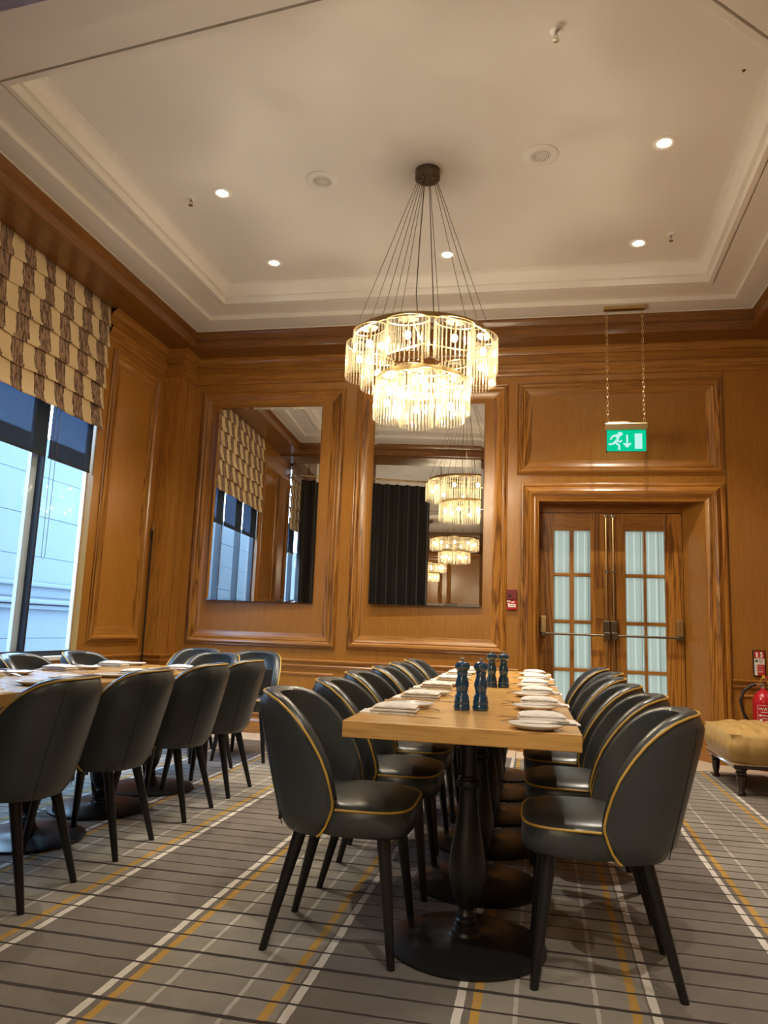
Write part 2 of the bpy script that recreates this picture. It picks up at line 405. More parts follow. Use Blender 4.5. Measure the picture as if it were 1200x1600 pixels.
# cornice (crown) round the coffered bay
CROWN = [(-3.315, 2.68), (-3.315, 6.655), (1.905, 6.655), (1.905, 2.16)]
crown_prof = [(-0.50, ZS), (0.0, ZS), (0.0, ZS+0.016), (-0.008, ZS+0.022), (-0.010, ZS+0.075), (-0.022, ZS+0.080), (-0.022, ZS+0.092), (-0.040, ZS+0.105), (-0.046, ZS+0.130), (-0.034, ZS+0.160), (-0.018, ZS+0.178), (-0.018, ZC)]
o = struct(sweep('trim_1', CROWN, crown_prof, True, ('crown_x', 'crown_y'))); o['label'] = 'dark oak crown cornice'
lip = struct(sweep('trim_2', CROWN, [(-0.018, ZC-0.004), (-0.006, ZC-0.004), (-0.006, ZC+0.002)], True, ('white_trim', 'white_trim')))
# beam between the two bays
bm_ = struct(MB().prism([(-4.0, 2.10), (2.6, 1.44), (2.6, 2.00), (-4.0, 2.66)], ZS-0.02, ZT+0.05).obj('trim_3', 'crown_x', smooth=False, bevel=0.006)); bm_['label'] = 'dark oak ceiling beam'

# ------------------------------------------------------------------ SETTING: back wall
DX0, DX1, DZ1 = 0.087, 1.545, 2.28
wb = MB().box(-4.0, DX0, D, D+0.34, -0.1, 4.1).box(DX1, 2.6, D, D+0.34, -0.1, 4.1).box(DX0, DX1, D, D+0.34, DZ1, 4.1).obj('wall_back', 'oak_field', smooth=False)
struct(wb); wb['label'] = 'golden oak panelled wall'
BOL = [(0.0, 0.0), (0.0, 0.010), (0.006, 0.016), (0.012, 0.014), (0.018, 0.026), (0.034, 0.034), (0.050, 0.031), (0.060, 0.022), (0.064, 0.016), (0.072, 0.018), (0.080, 0.014), (0.110, 0.006), (0.138, 0.003), (0.140, 0.0)]
def panel(parent, plane, O, w, h, prof=BOL, field='oak_field', scale=1.0, nm='panel_moulding', carved=True):
    """mitred moulding frame and its field; plane 'back' (u=x, n=-y), 'left' (u=y, n=+x), 'right' (u=-y, n=-x)"""
    U, N = {'back': (Vector((1, 0, 0)), Vector((0, -1, 0))), 'left': (Vector((0, 1, 0)), Vector((1, 0, 0))), 'right': (Vector((0, -1, 0)), Vector((-1, 0, 0))), 'rear': (Vector((-1, 0, 0)), Vector((0, 1, 0)))}[plane]
    V = Vector((0, 0, 1)); O = Vector(O); pr = [(d*scale, q) for d, q in prof]
    hm = 'oak_x' if plane in ('back', 'rear') else 'oak_y'
    vm = 'oak_carved' if carved else 'oak_z'
    for side in range(4):
        rows = []
        for d, q in pr:
            a, b = {0: ((d, d), (w-d, d)), 1: ((w-d, d), (w-d, h-d)), 2: ((w-d, h-d), (d, h-d)), 3: ((d, h-d), (d, d))}[side]
            rows.append([O+U*a[0]+V*a[1]+N*q, O+U*b[0]+V*b[1]+N*q])
        MB().grid(rows).obj(nm, hm if side in (0, 2) else vm, parent, ang=30)
    e = pr[-1][0]-0.004
    A = O+U*e+V*e+N*0.0005; B = O+U*(w-e)+V*(h-e)+N*0.003
    MB().box(min(A.x, B.x), max(A.x, B.x), min(A.y, B.y), max(A.y, B.y), A.z, B.z).obj('panel_field', field, parent, smooth=False)
panel(wb, 'back', (-3.362, D, 0.82), 1.545, 2.59)
panel(wb, 'back', (-1.703, D, 0.83), 1.500, 2.58)
panel(wb, 'back', (-0.118, D, 2.515), 1.834, 0.91)
LOWP = [(0, 0), (0, .006), (.01, .014), (.022, .012), (.03, .004), (.04, 0)]
for a, b in ((-3.36, -1.82), (-1.70, -0.22)): panel(wb, 'back', (a, D, 0.17), b-a, 0.42, LOWP, carved=False)
panel(wb, 'back', (1.78, D, 0.17), 0.40, 0.42, LOWP, carved=False)
# door casing
CAS = [(0.0, 0.0), (0.0, 0.030), (0.010, 0.034), (0.026, 0.032), (0.032, 0.026), (0.046, 0.036), (0.075, 0.048), (0.100, 0.042), (0.116, 0.026), (0.122, 0.016), (0.134, 0.018), (0.150, 0.010), (0.166, 0.008), (0.166, -0.05)]
CX0, CX1, CZ1 = -0.079, 1.711, 2.432
for side in range(3):
    rows = []
    for d, q in CAS:
        a, b = {0: ((CX0+d, 0.0), (CX0+d, CZ1-d)), 1: ((CX0+d, CZ1-d), (CX1-d, CZ1-d)), 2: ((CX1-d, CZ1-d), (CX1-d, 0.0))}[side]
        rows.append([(a[0], D-q, a[1]), (b[0], D-q, b[1])])
    MB().grid(rows).obj('door_casing', 'oak_x' if side == 1 else 'oak_carved', wb, ang=30)
for a, b in ((CX0-0.008, DX0), (DX1, CX1+0.008)):
    MB().box(a, b, D-0.058, D+0.02, 0.0, 0.16).obj('plinth_block', 'oak_z', wb, smooth=False, bevel=0.004)
for xx in (DX0, DX1): MB().box(xx-0.002, xx+0.002, D-0.004, D+0.26, 0, DZ1).obj('door_lining', 'oak_field', wb, smooth=False)
MB().box(CX1+0.02, CX1+0.023, D-0.004, D+0.001, 0.72, 3.48).obj('veneer_joint', 'seam', wb, smooth=False)

# runs of dado, base and architrave along the left pier, block and back wall
RUN = [(XP, 5.62), (XP, YB), (XB, YB), (XB, D), (CX0-0.01, D)]
RUN_R = [(CX1+0.01, D), (XR, D), (XR, 1.8)]
RUN_T = [(XP, 5.62), (XP, YB), (XB, YB), (XB, D), (XR, D), (XR, 1.8)]
dado = [(0.0, 0.715), (0.030, 0.715), (0.034, 0.705), (0.030, 0.692), (0.018, 0.684), (0.014, 0.665), (0.020, 0.655), (0.010, 0.640), (0.004, 0.628), (0.0, 0.626)]
base = [(0.0, 0.14), (0.010, 0.135), (0.014, 0.115), (0.018, 0.11), (0.018, 0.0)]
ent = [(0.0, 3.485), (0.014, 3.488), (0.020, 3.500), (0.020, 3.524), (0.030, 3.528), (0.034, 3.548), (0.044, 3.556), (0.048, 3.588), (0.040, 3.602), (0.016, 3.608), (0.016, 3.690), (0.030, 3.694), (0.036, 3.712), (0.060, 3.735), (0.074, 3.742), (0.074, ZS)]
for i, run in enumerate((RUN, RUN_R)):
    o = struct(sweep('trim_%d' % (4+i), run, dado)); o['label'] = 'oak dado rail'
    o = struct(sweep('baseboard_back' if i == 0 else 'baseboard_right', run, base)); o['label'] = 'oak skirting board'
o = struct(sweep('trim_6', RUN_T, ent, mats=('oak_x', 'oak_y'))); o['label'] = 'oak architrave and frieze under the cornice'

# ------------------------------------------------------------------ SETTING: left wall
WINDOWS = [(3.60, 5.62), (0.10, 1.90)]
WZ0, WZ1 = 0.72, ZS+0.05
wl = MB()
ys = [-10.2, 0.10, 1.90, 3.60, 5.62, 7.0]
for a, b in ((-10.2, 0.10), (1.90, 3.60), (5.62, 7.0)): wl.box(-3.755, XP, a, b, -0.1, 4.2)
for a, b in WINDOWS: wl.box(-3.755, XP, a, b, -0.1, WZ0).box(-3.755, XP, a, b, WZ1, 4.2)
wl = struct(wl.obj('wall_left', 'oak_field', smooth=False)); wl['label'] = 'oak panelled window wall'
MB().box(-3.9, XB, YB, 7.0, 0, 3.9).obj('corner_pilaster', 'oak_z', wl, smooth=False)
MB().box(XB-0.0005, XB+0.0015, YB+0.14, YB+0.143, 0.72, 3.48).obj('veneer_joint', 'seam', wl, smooth=False)
panel(wl, 'left', (XP, 5.735, 0.828), 0.855, 2.595)
panel(wl, 'left', (XP, 2.75, 0.828), 0.74, 2.595)
panel(wl, 'left', (XP, 1.98, 0.828), 0.66, 2.595)
panel(wl, 'left', (XP, 5.72, 0.17), 0.88, 0.42, LOWP, carved=False)
for i, (a, b) in enumerate(WINDOWS):
    w = sempty('window_%d' % (i+1), (-3.73, (a+b)/2, WZ0)); w['label'] = 'tall dark framed window onto pale stone' 
    L = lambda mb, nm, m_, bev=0.0: (lambda o: o)(mb.obj(nm, m_, w, smooth=False, bevel=bev))
    cyy = (a+b)/2
    def lb(x0, x1, y0, y1, z0, z1): return MB().box(x0+3.82, x1+3.82, y0-cyy, y1-cyy, z0-WZ0, z1-WZ0)
    L(lb(-3.86, -3.80, a, b, WZ0, WZ0+0.045), 'bottom_frame', 'win_frame')
    L(lb(-3.86, -3.80, a, b, WZ1-0.05, WZ1), 'top_frame', 'win_frame')
    L(lb(-3.86, -3.80, a, a+0.04, WZ0, WZ1), 'side_frame', 'win_frame')
    L(lb(-3.842, -3.812, b-0.014, b, WZ0, WZ1), 'side_frame', 'white_trim')
    div = (4.27, 5.02) if i == 0 else (0.70, 1.30)
    for q in div:
        L(lb(-3.875, -3.795, q-0.012, q+0.012, WZ0, WZ1), 'mullion', 'win_frame')
        L(lb(-3.875, -3.845, q-0.085, q-0.012, WZ0, WZ1), 'mullion_flange', 'win_light')
    ed = [a]+list(div)+[b]
    for y0, y1 in zip(ed, ed[1:]): L(lb(-3.832, -3.826, y0+0.01, y1-0.01, WZ0+0.03, WZ1-0.03), 'pane', 'glass')
    L(lb(-3.80, -3.74, a, b, WZ0-0.03, WZ0+0.004), 'window_sill', 'white_trim', 0.004)
    # striped roman blind
    rows_z = 6; z_bot = 2.64; hrow = 0.187
    lab = 'cream roman blind with brown wavy stripes beside the oak corner' if i == 0 else 'cream striped roman blind by the black curtain, seen in the mirror'
    bl = thing('roman_blind', lab, 'blind', (0, 0, 0)); bl.location = (XP+0.004, cyy, z_bot)
    prof_b = []
    nrow = 6
    ztop = ZS
    for rI in range(nrow):
        zt = z_bot+hrow*(nrow-rI) if rI else ztop; zb = z_bot+hrow*(nrow-1-rI)
        for q in (0.0, 0.3, 0.6, 0.85, 1.0):
            prof_b.append((0.004+0.030*(q**1.5)+(0.003 if rI % 2 else 0), zt+(zb-zt)*q))
        if rI < nrow-1: prof_b.append((0.006, zb+0.012))
    ny = 60; rows = []
    for (px, pz) in prof_b:
        row = []
        for k in range(ny+1):
            yy = a-0.01+(b-a+0.02)*k/ny
            wv = 0.008*math.sin(yy*9+pz*3)+0.006*math.sin(yy*23+pz*7)
            sag = 0.010*math.sin(yy*5.3+pz*2.1) if pz < ZS-0.05 and pz > z_bot+0.02 else 0
            row.append((px+wv*(px/0.03), yy-cyy, pz+sag-z_bot))
        rows.append(row)
    fo = MB().grid(rows).obj('fabric', 'blind', bl, ang=50)
    fo2 = fo
    so = fo.modifiers.new('solid', 'SOLIDIFY'); so.thickness = 0.004
    MB().box(-0.03, 0.0, a-cyy, b-cyy, ZS-0.03-z_bot, ZS-z_bot).obj('head_rail', 'white_trim', bl, smooth=False)
    # navy roller shades in the window bays
    names = ['beside the oak corner', 'in the middle bay', 'in the bay nearest the camera'] if i == 0 else ['one', 'two', 'three']
    for j, (y0, y1) in enumerate(zip(ed, ed[1:])):
        idx = 2-j
        if i == 1 and j < 2: continue
        if i == 1: lab = 'navy roller shade in the far window by the black curtain'; grp = 'navy shades of the far window'
        else: lab = 'navy roller shade half lowered '+names[idx]; grp = 'navy roller shades of the large window'
        rs = thing('roller_shade', lab, 'shade', (-3.690, (y0+y1)/2, 2.262), group=grp)
        hw = (y1-y0)/2-0.022
        MB().box(-0.0012, 0.0012, -hw, hw, 0.0, 0.48).obj('shade_fabric', 'roller', rs, smooth=False)
        MB().box(-0.005, 0.005, -hw, hw, -0.012, 0.006).obj('bottom_bar', 'win_frame', rs, smooth=False)
        MB().lathe([(0.017, -hw), (0.017, hw)], 16, (0, 0, 0.48), 'y').obj('roller_tube', 'win_frame', rs)
        if i == 0 and j == 2:
            pts = [(0.012, -hw+0.03+0.02*math.sin(k/8*math.pi)*0, 0.45-k*0.0) for k in range(1)]
            MB().tube([(0.012, -hw+0.02, 0.46), (0.012, -hw+0.022, -0.25), (0.012, -hw+0.03, -0.78), (0.012, -hw+0.05, -0.80), (0.012, -hw+0.07, -0.78), (0.012, -hw+0.075, -0.25), (0.012, -hw+0.07, 0.46)], 0.0022, 6).obj('bead_chain', 'steel', rs)

# right wall and rear room shell
wr = struct(MB().box(XR, XR+0.2, 1.70, 7.0, -0.1, 4.2).box(XR, 5.2, 1.45, 1.75, -0.1, 4.2).obj('wall_right', 'oak_field', smooth=False)); wr['label'] = 'oak panelled wall'
panel(wr, 'right', (XR, 6.6, 0.83), 1.5, 2.58); panel(wr, 'right', (XR, 4.9, 0.83), 1.5, 2.58)
we = struct(MB().box(5.0, 5.2, -10.2, 2.4, -0.1, 4.3).obj('wall_east', 'oak_field', smooth=False))
wrr = struct(MB().box(-4.0, 5.2, -10.2, -10.0, -0.1, 4.3).obj('wall_rear', 'oak_field', smooth=False)); wrr['label'] = 'oak panelled far wall seen in the mirror'
for k in range(5): panel(wrr, 'rear', (4.6-k*1.65, -10.0, 0.83), 1.5, 2.6)
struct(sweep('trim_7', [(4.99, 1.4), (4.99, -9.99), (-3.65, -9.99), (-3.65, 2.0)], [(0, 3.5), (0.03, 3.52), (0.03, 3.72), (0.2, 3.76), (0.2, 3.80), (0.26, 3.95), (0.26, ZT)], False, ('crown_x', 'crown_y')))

# ------------------------------------------------------------------ SETTING: double door
door = sempty('door_1', ((DX0+DX1)/2, D+0.27, 0)); door['label'] = 'oak double door with frosted panes and brass push bars'
dcx = (DX0+DX1)/2; YD = D+0.27
def dl(x0, x1, y0, y1, z0, z1): return MB().box(x0-dcx, x1-dcx, y0-YD, y1-YD, z0, z1)
DT = 2.195
MB().box(DX0-dcx, 1.401-dcx, -0.01, 0.05, DT+0.006, DZ1).obj('door_head', 'oak_x', door, smooth=False)
MB().prism([(DX1+0.002-dcx, -0.27), (DX1+0.002-dcx, 0.05), (1.402-dcx, 0.05), (1.402-dcx, -0.002)], 0.0, DZ1-0.001).obj('splayed_jamb', 'oak_field', door, smooth=False)
for li, (a, b, cols) in enumerate(((DX0+0.004, 0.742, ((0.232, 0.382), (0.418, 0.573))), (0.750, 1.398, ((0.890, 1.052), (1.075, 1.241))))):
    lf = MB()
    rows_z = [(1.621-0.4435*k, 2.029-0.4435*k) if k else (1.621, 2.029) for k in range(4)]
    rows_z = [(1.621, 2.029), (1.178, 1.590), (0.735, 1.147), (0.292, 0.704)]
    c0, c1 = cols[0][0], cols[1][1]
    lf_o = thing_leaf = dl(a, c0, YD, YD+0.045, 0.01, DT).obj('door_leaf', 'oak_carved', door, smooth=False, bevel=0.002)
    dl(c1, b, YD, YD+0.045, 0.01, DT).obj('stile', 'oak_carved', lf_o, smooth=False, bevel=0.002)
    dl(c0, c1, YD+0.001, YD+0.044, 2.029, DT).obj('rail', 'oak_x', lf_o, smooth=False)
    dl(c0, c1, YD+0.001, YD+0.044, 0.01, 0.292).obj('rail', 'oak_x', lf_o, smooth=False)
    for k in range(3): dl(c0, c1, YD+0.006, YD+0.040, rows_z[k+1][1], rows_z[k][0]).obj('glazing_bar', 'oak_x', lf_o, smooth=False, bevel=0.004)
    dl(cols[0][1], cols[1][0], YD+0.004, YD+0.042, 0.292, 2.029).obj('glazing_bar', 'oak_z', lf_o, smooth=False, bevel=0.004)
    for cc in cols:
        for rz_ in rows_z: dl(cc[0]-0.004, cc[1]+0.004, YD+0.022, YD+0.028, rz_[0]-0.004, rz_[1]+0.004).obj('pane', 'frosted', lf_o, smooth=False)
    # panic hardware
    hx = a+0.045 if li == 0 else b-0.045; lx = b-0.028 if li == 0 else a+0.028
    sgn = 1 if li == 0 else -1
    MB().tube([(hx-dcx-sgn*0.02, -0.075, 1.045), (lx-dcx, -0.075, 1.045)], 0.011, 10).obj('push_bar', 'bronze', lf_o)
    dl(hx-0.028, hx+0.028, YD-0.05, YD, 1.055, 1.21).obj('bar_bracket', 'brass', lf_o, smooth=False, bevel=0.006)
    dl(hx-0.02, hx+0.02, YD-0.088, YD, 1.02, 1.062).obj('bar_end', 'bronze', lf_o, smooth=False, bevel=0.006)
    dl(lx-0.034, lx+0.024, YD-0.06, YD, 1.07, 1.18).obj('latch_case', 'bronze', lf_o, smooth=False, bevel=0.006)
    dl(lx-0.03, lx+0.026, YD-0.09, YD, 1.01, 1.075).obj('bar_end', 'bronze', lf_o, smooth=False, bevel=0.006)
    MB().tube([(lx-dcx, -0.022, 1.16), (lx-dcx, -0.022, DT-0.03)], 0.008, 8).obj('vertical_rod', 'brass', lf_o)
    MB().tube([(lx-dcx, -0.022, 0.03), (lx-dcx, -0.022, 1.03)], 0.008, 8).obj('vertical_rod', 'brass', lf_o)
    for zz in (1.64, DT-0.03): MB().box(lx-dcx-0.016, lx-dcx+0.016, -0.036, 0.0, zz-0.014, zz+0.014).obj('rod_guide', 'steel', lf_o, smooth=False, bevel=0.003)
    ex = lx-sgn*0.062
    dl(ex-0.034, ex+0.034, YD-0.004, YD, 1.20, 1.48).obj('finger_plate', 'oak_field', lf_o, smooth=False)

dl(0.732, 0.760, YD+0.012, YD+0.056, 0.0, DT+0.01).obj('meeting_strip', 'oak_z', door, smooth=False)
MB().box(DX0-dcx, DX1-dcx, 0.03, 0.07, DT-0.03, DZ1).obj('door_stop', 'oak_x', door, smooth=False)
MB().box(DX0-dcx-0.01, DX0-dcx+0.03, 0.046, 0.07, 0.0, DZ1).obj('door_stop', 'oak_z', door, smooth=False)
MB().box(1.385-dcx, 1.43-dcx, 0.046, 0.07, 0.0, DZ1).obj('door_stop', 'oak_z', door, smooth=False)

# ------------------------------------------------------------------ outdoors
gr = struct(MB().box(-9.0, -3.80, -18, 17, -0.6, -0.5).obj('floor_outside', 'pavement', smooth=False)); gr['label'] = 'paved passage outside the window'
fac = thing('stone_building', 'pale stone building facade beyond the left window', 'building', (-7.2, 7.0, -0.5))
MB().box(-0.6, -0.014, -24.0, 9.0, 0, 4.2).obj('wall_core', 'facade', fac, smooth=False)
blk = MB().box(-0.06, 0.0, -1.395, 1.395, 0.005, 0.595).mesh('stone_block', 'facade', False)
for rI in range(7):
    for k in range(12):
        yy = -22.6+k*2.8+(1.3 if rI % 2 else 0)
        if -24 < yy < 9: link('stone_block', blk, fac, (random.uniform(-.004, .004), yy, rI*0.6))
for zz, pj in ((1.62, 0.10), (1.70, 0.16), (1.95, 0.07)):
    MB().box(-0.05, pj, 0.9, 9.0, zz, zz+0.07).obj('ledge', 'facade', fac, smooth=False, bevel=0.02)

# ------------------------------------------------------------------ mirrors
def make_mirror(label, x0, x1, z0, z1, yaw):
    t = thing('wall_mirror', label, 'mirror', ((x0+x1)/2, D-0.036, z0), yaw, 'tall mirrors on the oak wall')
    w = (x1-x0)/2; h = z1-z0; bv = 0.024
    MB().box(-w, w, 0.0, 0.012, 0, h).obj('backing', 'black', t, smooth=False)
    f = 0.008
    mb = MB(); q0 = [(-w+bv, -f, bv), (w-bv, -f, bv), (w-bv, -f, h-bv), (-w+bv, -f, h-bv)]; q1 = [(-w, -0.0065, 0), (w, -0.0065, 0), (w, -0.0065, h), (-w, -0.0065, h)]; q2 = [(x, 0.0, z) for x, y, z in q1]
    mb.add(q0, [(0, 1, 2, 3)]).add(q0+q1, [(i, (i+1) % 4, 4+(i+1) % 4, 4+i) for i in range(4)]).add(q1+q2, [(i, (i+1) % 4, 4+(i+1) % 4, 4+i) for i in range(4)])
    mb.obj('mirror_glass', 'mirror', t, smooth=False)
    return t
make_mirror('tall frameless mirror nearest the windows', -3.143, -2.055, 1.252, 3.220, R(2.0))
make_mirror('tall frameless mirror behind the chandelier, nearer the door', -1.496, -0.428, 1.262, 3.214, R(1.25))

# ------------------------------------------------------------------ chandelier
def make_chandelier(label):
    t = thing('chandelier', label, 'chandelier', (CX, CY, ZT), group='two tier glass rod chandeliers')
    z_up, z_lo = 2.895-ZT, 2.625-ZT
    hub = MB().lathe([(0.0, -0.062), (0.082, -0.062), (0.086, -0.058), (0.086, -0.004), (0.086, 0.0), (0, 0)], 32).obj('canopy', 'bronze', t)
    for k in range(8):
        a = k*math.pi/4+0.3; MB().lathe([(0.006, -0.075), (0.006, -0.062)], 8, (0.055*math.cos(a), 0.055*math.sin(a), 0)).obj('cable_grip', 'steel', hub)
    for nm, rr, z in (('upper_hoop', 0.455, z_up), ('lower_hoop', 0.285, z_lo)):
        MB().lathe([(rr, z), (rr+0.012, z), (rr+0.012, z+0.030), (rr, z+0.030), (rr, z)], 72).obj(nm, 'brass', t)
        mb = MB()
        for k in range(3):
            a = k*2*math.pi/3+0.5; mb.tube([(0, 0, z+0.012), (rr*math.cos(a), rr*math.sin(a), z+0.012)], 0.006, 6)
        mb.obj('hoop_spokes', 'brass', t)
    def lobe(n, a0, R0, sa, sb, ztop, length, nm):
        for k in range(n):
            th = a0+k*2*math.pi/n   # 0 = towards the camera side (-y)
            c = Vector((math.sin(th), -math.cos(th), 0)); tg = Vector((math.cos(th), math.sin(th), 0))
            mb = MB(); band = []
            cnt = 27
            for q in range(cnt):
                f = 2*math.pi*q/cnt; p = c*(R0+sb*math.sin(f))+tg*(sa*math.cos(f))
                mb.lathe([(0.0040, ztop-length), (0.0045, ztop-length+0.004), (0.0045, ztop-0.003)], 6, (p.x, p.y, 0))
            o = mb.obj('glass_rod_shade', 'rod', t); o['kind'] = 'stuff'
            for q in range(49):
                f = 2*math.pi*q/48; p = c*(R0+(sb)*math.sin(f))+tg*((sa)*math.cos(f)); band.append((p.x, p.y, ztop))
            MB().tube(band[:-1], 0.004, 5, closed=True).obj('shade_rim', 'brass', o)
            pl = [(lambda p_: (p_.x, p_.y))(c*(R0+0.48*sb*math.sin(2*math.pi*q/28))+tg*(0.48*sa*math.cos(2*math.pi*q/28))) for q in range(28)]
            MB().prism(pl, ztop-0.001, ztop+0.003).obj('light_baffle', 'bronze', o)  # added baffle: blocks light going straight up, dims the ceiling hot spot
            p = c*R0
            MB().lathe([(0.0, -0.024), (0.010, -0.021), (0.017, -0.012), (0.0185, 0.0), (0.017, 0.012), (0.010, 0.021), (0.0, 0.024)], 14, (p.x, p.y, ztop-0.10)).obj('bulb', 'bulb', o)
            MB().lathe([(0.0045, 0.022), (0.0045, 0.100)], 8, (p.x, p.y, ztop-0.10)).obj('lamp_holder', 'brass', o)
    lobe(9, R(-4), 0.418, 0.132, 0.086, z_up, 0.235, 'u')
    lobe(6, R(15), 0.247, 0.113, 0.080, z_lo, 0.225, 'l')
    for k in range(9):
        a = R(-24+40*k); c = (math.sin(a), -math.cos(a))
        MB().tube([(0.06*c[0], 0.06*c[1], -0.06), (0.461*c[0], 0.461*c[1], z_up+0.03)], 0.0021, 5).obj('cable', 'cable', t)
    for k in range(3):
        a = R(35+120*k); c = (math.sin(a), -math.cos(a))
        MB().tube([(0.03*c[0], 0.03*c[1], -0.06), (0.291*c[0], 0.291*c[1], z_lo+0.03)], 0.0021, 5).obj('cable', 'cable', t)
    MB().tube([(-0.015, -0.02, -0.06), (-0.035, -0.03, -0.5), (-0.05, -0.02, -0.9), (-0.02, 0, z_up+0.012)], 0.004, 6).obj('power_cord', 'cable', t)
    MB().tube([(0.0, 0.0, z_up), (0.0, 0.0, z_lo+0.03)], 0.010, 8).obj('stem', 'brass', t)
    return t
ch = make_chandelier('two tier glass rod chandelier hanging above the right-hand table')
dup(ch, (-1.15, -1.30, ZT), R(20), 'nearer of the chandeliers seen only in the mirror')
dup(ch, (-2.2, -7.2, ZT), R(50), 'farthest chandelier seen only in the mirror')

# ------------------------------------------------------------------ ceiling fittings
def make_downlight(label, loc):
    t = thing('downlight', label, 'downlight', loc, group='recessed ceiling downlights')
    MB().lathe([(0.040, 0.0), (0.044, -0.003), (0.064, -0.006), (0.072, -0.003), (0.072, 0.0), (0.072, 0.004)], 32).obj('trim_ring', 'white_trim', t)
    MB().lathe([(0.0, -0.004), (0.036, -0.0035), (0.040, -0.001), (0, 0.0)], 24).obj('lamp', 'lamp', t)
    l = bpy.data.lights.new('downlight_beam', 'SPOT'); l.energy = SPOT; l.color = (1.0, 0.89, 0.74); l.spot_size = R(95); l.spot_blend = 0.6; l.shadow_soft_size = 0.03
    lo = bpy.data.objects.new('beam', l); COL.objects.link(lo); lo.parent = t; lo.location = (0, 0, -0.012)
    return t
DLS = [((-2.23, 4.68), 'recessed downlight beside the left ceiling sprinkler'), ((-2.20, 5.74), 'recessed downlight in the far left of the coffer'), ((-0.69, 5.78), 'recessed downlight behind the chandelier cables'), ((0.842, 5.78), 'recessed downlight in the far right of the coffer beside a sprinkler'), ((0.826, 4.53), 'large bright recessed downlight right of the round speaker')]
dl0 = None
for (x, y), lab in DLS:
    if dl0 is None: dl0 = make_downlight(lab, (x, y, ZT))
    else: dup(dl0, (x, y, ZT), 0, lab)
for k, (x, y) in enumerate(((-2.0, 0.6), (0.4, 0.8), (2.6, 0.6), (-2.0, -2.8), (0.8, -2.8), (3.0, -2.8), (-2.4, -5.0), (0.8, -5.0))):  # extra lamps added out of view to light the near chairs
    dup(dl0, (x, y, ZT), 0, 'added unseen downlight behind the beam, %s row, %s' % (['first', 'first', 'first', 'second', 'second', 'second', 'third', 'third'][k], ['window side', 'middle', 'far side', 'window side', 'middle', 'far side', 'window side', 'middle'][k]))
def make_speaker(label, loc):
    t = thing('ceiling_speaker', label, 'speaker', loc, group='round ceiling speakers')
    MB().lathe([(0.062, -0.002), (0.066, -0.008), (0.108, -0.008), (0.116, -0.004), (0.117, 0.0)], 40).obj('rim', 'ceiling', t)
    MB().lathe([(0.0, -0.004), (0.064, -0.004), (0.064, 0.0)], 32).obj('grille', 'bronze', t)
    mb = MB()
    for q in range(4):
        r0 = 0.010+q*0.0145; mb.lathe([(r0, -0.007), (r0+0.008, -0.007), (r0+0.008, -0.004), (r0, -0.004), (r0, -0.007)], 32)
    for q in range(12):
        a = q*math.pi/12; c, s = math.cos(a), math.sin(a); mb.tube([(-0.062*c, -0.062*s, -0.0065), (0.062*c, 0.062*s, -0.0065)], 0.0014, 4)
    mb.obj('grille_rings', 'ceiling', t)
    return t
sp = make_speaker('round white ceiling speaker left of the chandelier canopy', (-1.456, 4.63, ZT))
dup(sp, (0.059, 4.55, ZT), 0, 'round white ceiling speaker right of the chandelier canopy')
dup(sp, (-2.1, -0.9, ZT), 0, 'round ceiling speaker seen only in the mirror')
def make_sprinkler(label, loc):
    t = thing('sprinkler', label, 'sprinkler', loc, group='ceiling sprinkler heads')
    MB().lathe([(0.0, -0.006), (0.022, -0.006), (0.034, -0.001), (0.034, 0.0)], 24).obj('escutcheon', 'white_trim', t)
    MB().lathe([(0.009, -0.022), (0.009, -0.004)], 12).obj('nozzle', 'steel', t)
    for s_ in (-1, 1): MB().tube([(s_*0.008, 0, -0.022), (s_*0.013, 0, -0.036), (s_*0.003, 0, -0.052)], 0.0025, 6).obj('yoke_arm', 'steel', t)
    MB().lathe([(0.004, -0.060), (0.017, -0.058), (0.017, -0.055), (0.004, -0.050)], 14).obj('deflector', 'steel', t)
    return t
s0 = make_sprinkler('ceiling sprinkler head beside the left downlight', (-2.49, 4.71, ZT))
dup(s0, (0.121, 3.52, ZT), 0.4, 'ceiling sprinkler head nearest the camera')
dup(s0, (1.068, 5.67, ZT), 0.8, 'ceiling sprinkler head at the far right of the coffer')
tag(MB().lathe([(0.0, -0.008), (0.008, -0.006), (0.010, 0.0)], 12).obj('ceiling_stud', 'bronze', None, (1.146, 3.95, ZT)), 'small brown stud on the right of the raised ceiling', 'stud')

# ------------------------------------------------------------------ exit sign
ES = thing('exit_sign', 'green exit sign with running figure hanging on two chains over the door', 'exit sign', (0.82, 6.52, 2.615))
z0 = 2.615
MB().box(-0.178, 0.178, -0.03, 0.03, ZC-0.032-z0, ZC-z0).obj('ceiling_bar', 'brass', ES, smooth=False, bevel=0.003)
MB().box(-0.176, 0.176, -0.028, 0.028, 0.195, 0.255).obj('housing', 'brass', ES, smooth=False, bevel=0.004)
MB().box(-0.150, 0.02, -0.016, 0.016, 0.255, 0.268).obj('gear_tray', 'brass', ES, smooth=False, bevel=0.002)
MB().box(-0.170, -0.162, -0.010, 0.010, 0.0, 0.195).box(0.162, 0.170, -0.010, 0.010, 0.0, 0.195).box(-0.170, 0.170, -0.010, 0.010, 0.0, 0.008).obj('panel_frame', 'steel', ES, smooth=False)
pn = MB().box(-0.162, 0.162, -0.004, 0.004, 0.008, 0.195).obj('green_panel', 'exit_green', ES, smooth=False)
def flat(mb_name, outline, mat='exit_white', parent=pn): return MB().prism(outline, -0.0065, -0.0035, 'xz').obj(mb_name, mat, parent, smooth=False)
flat('door_symbol', [(0.070, 0.030), (0.132, 0.030), (0.132, 0.165), (0.070, 0.165)])
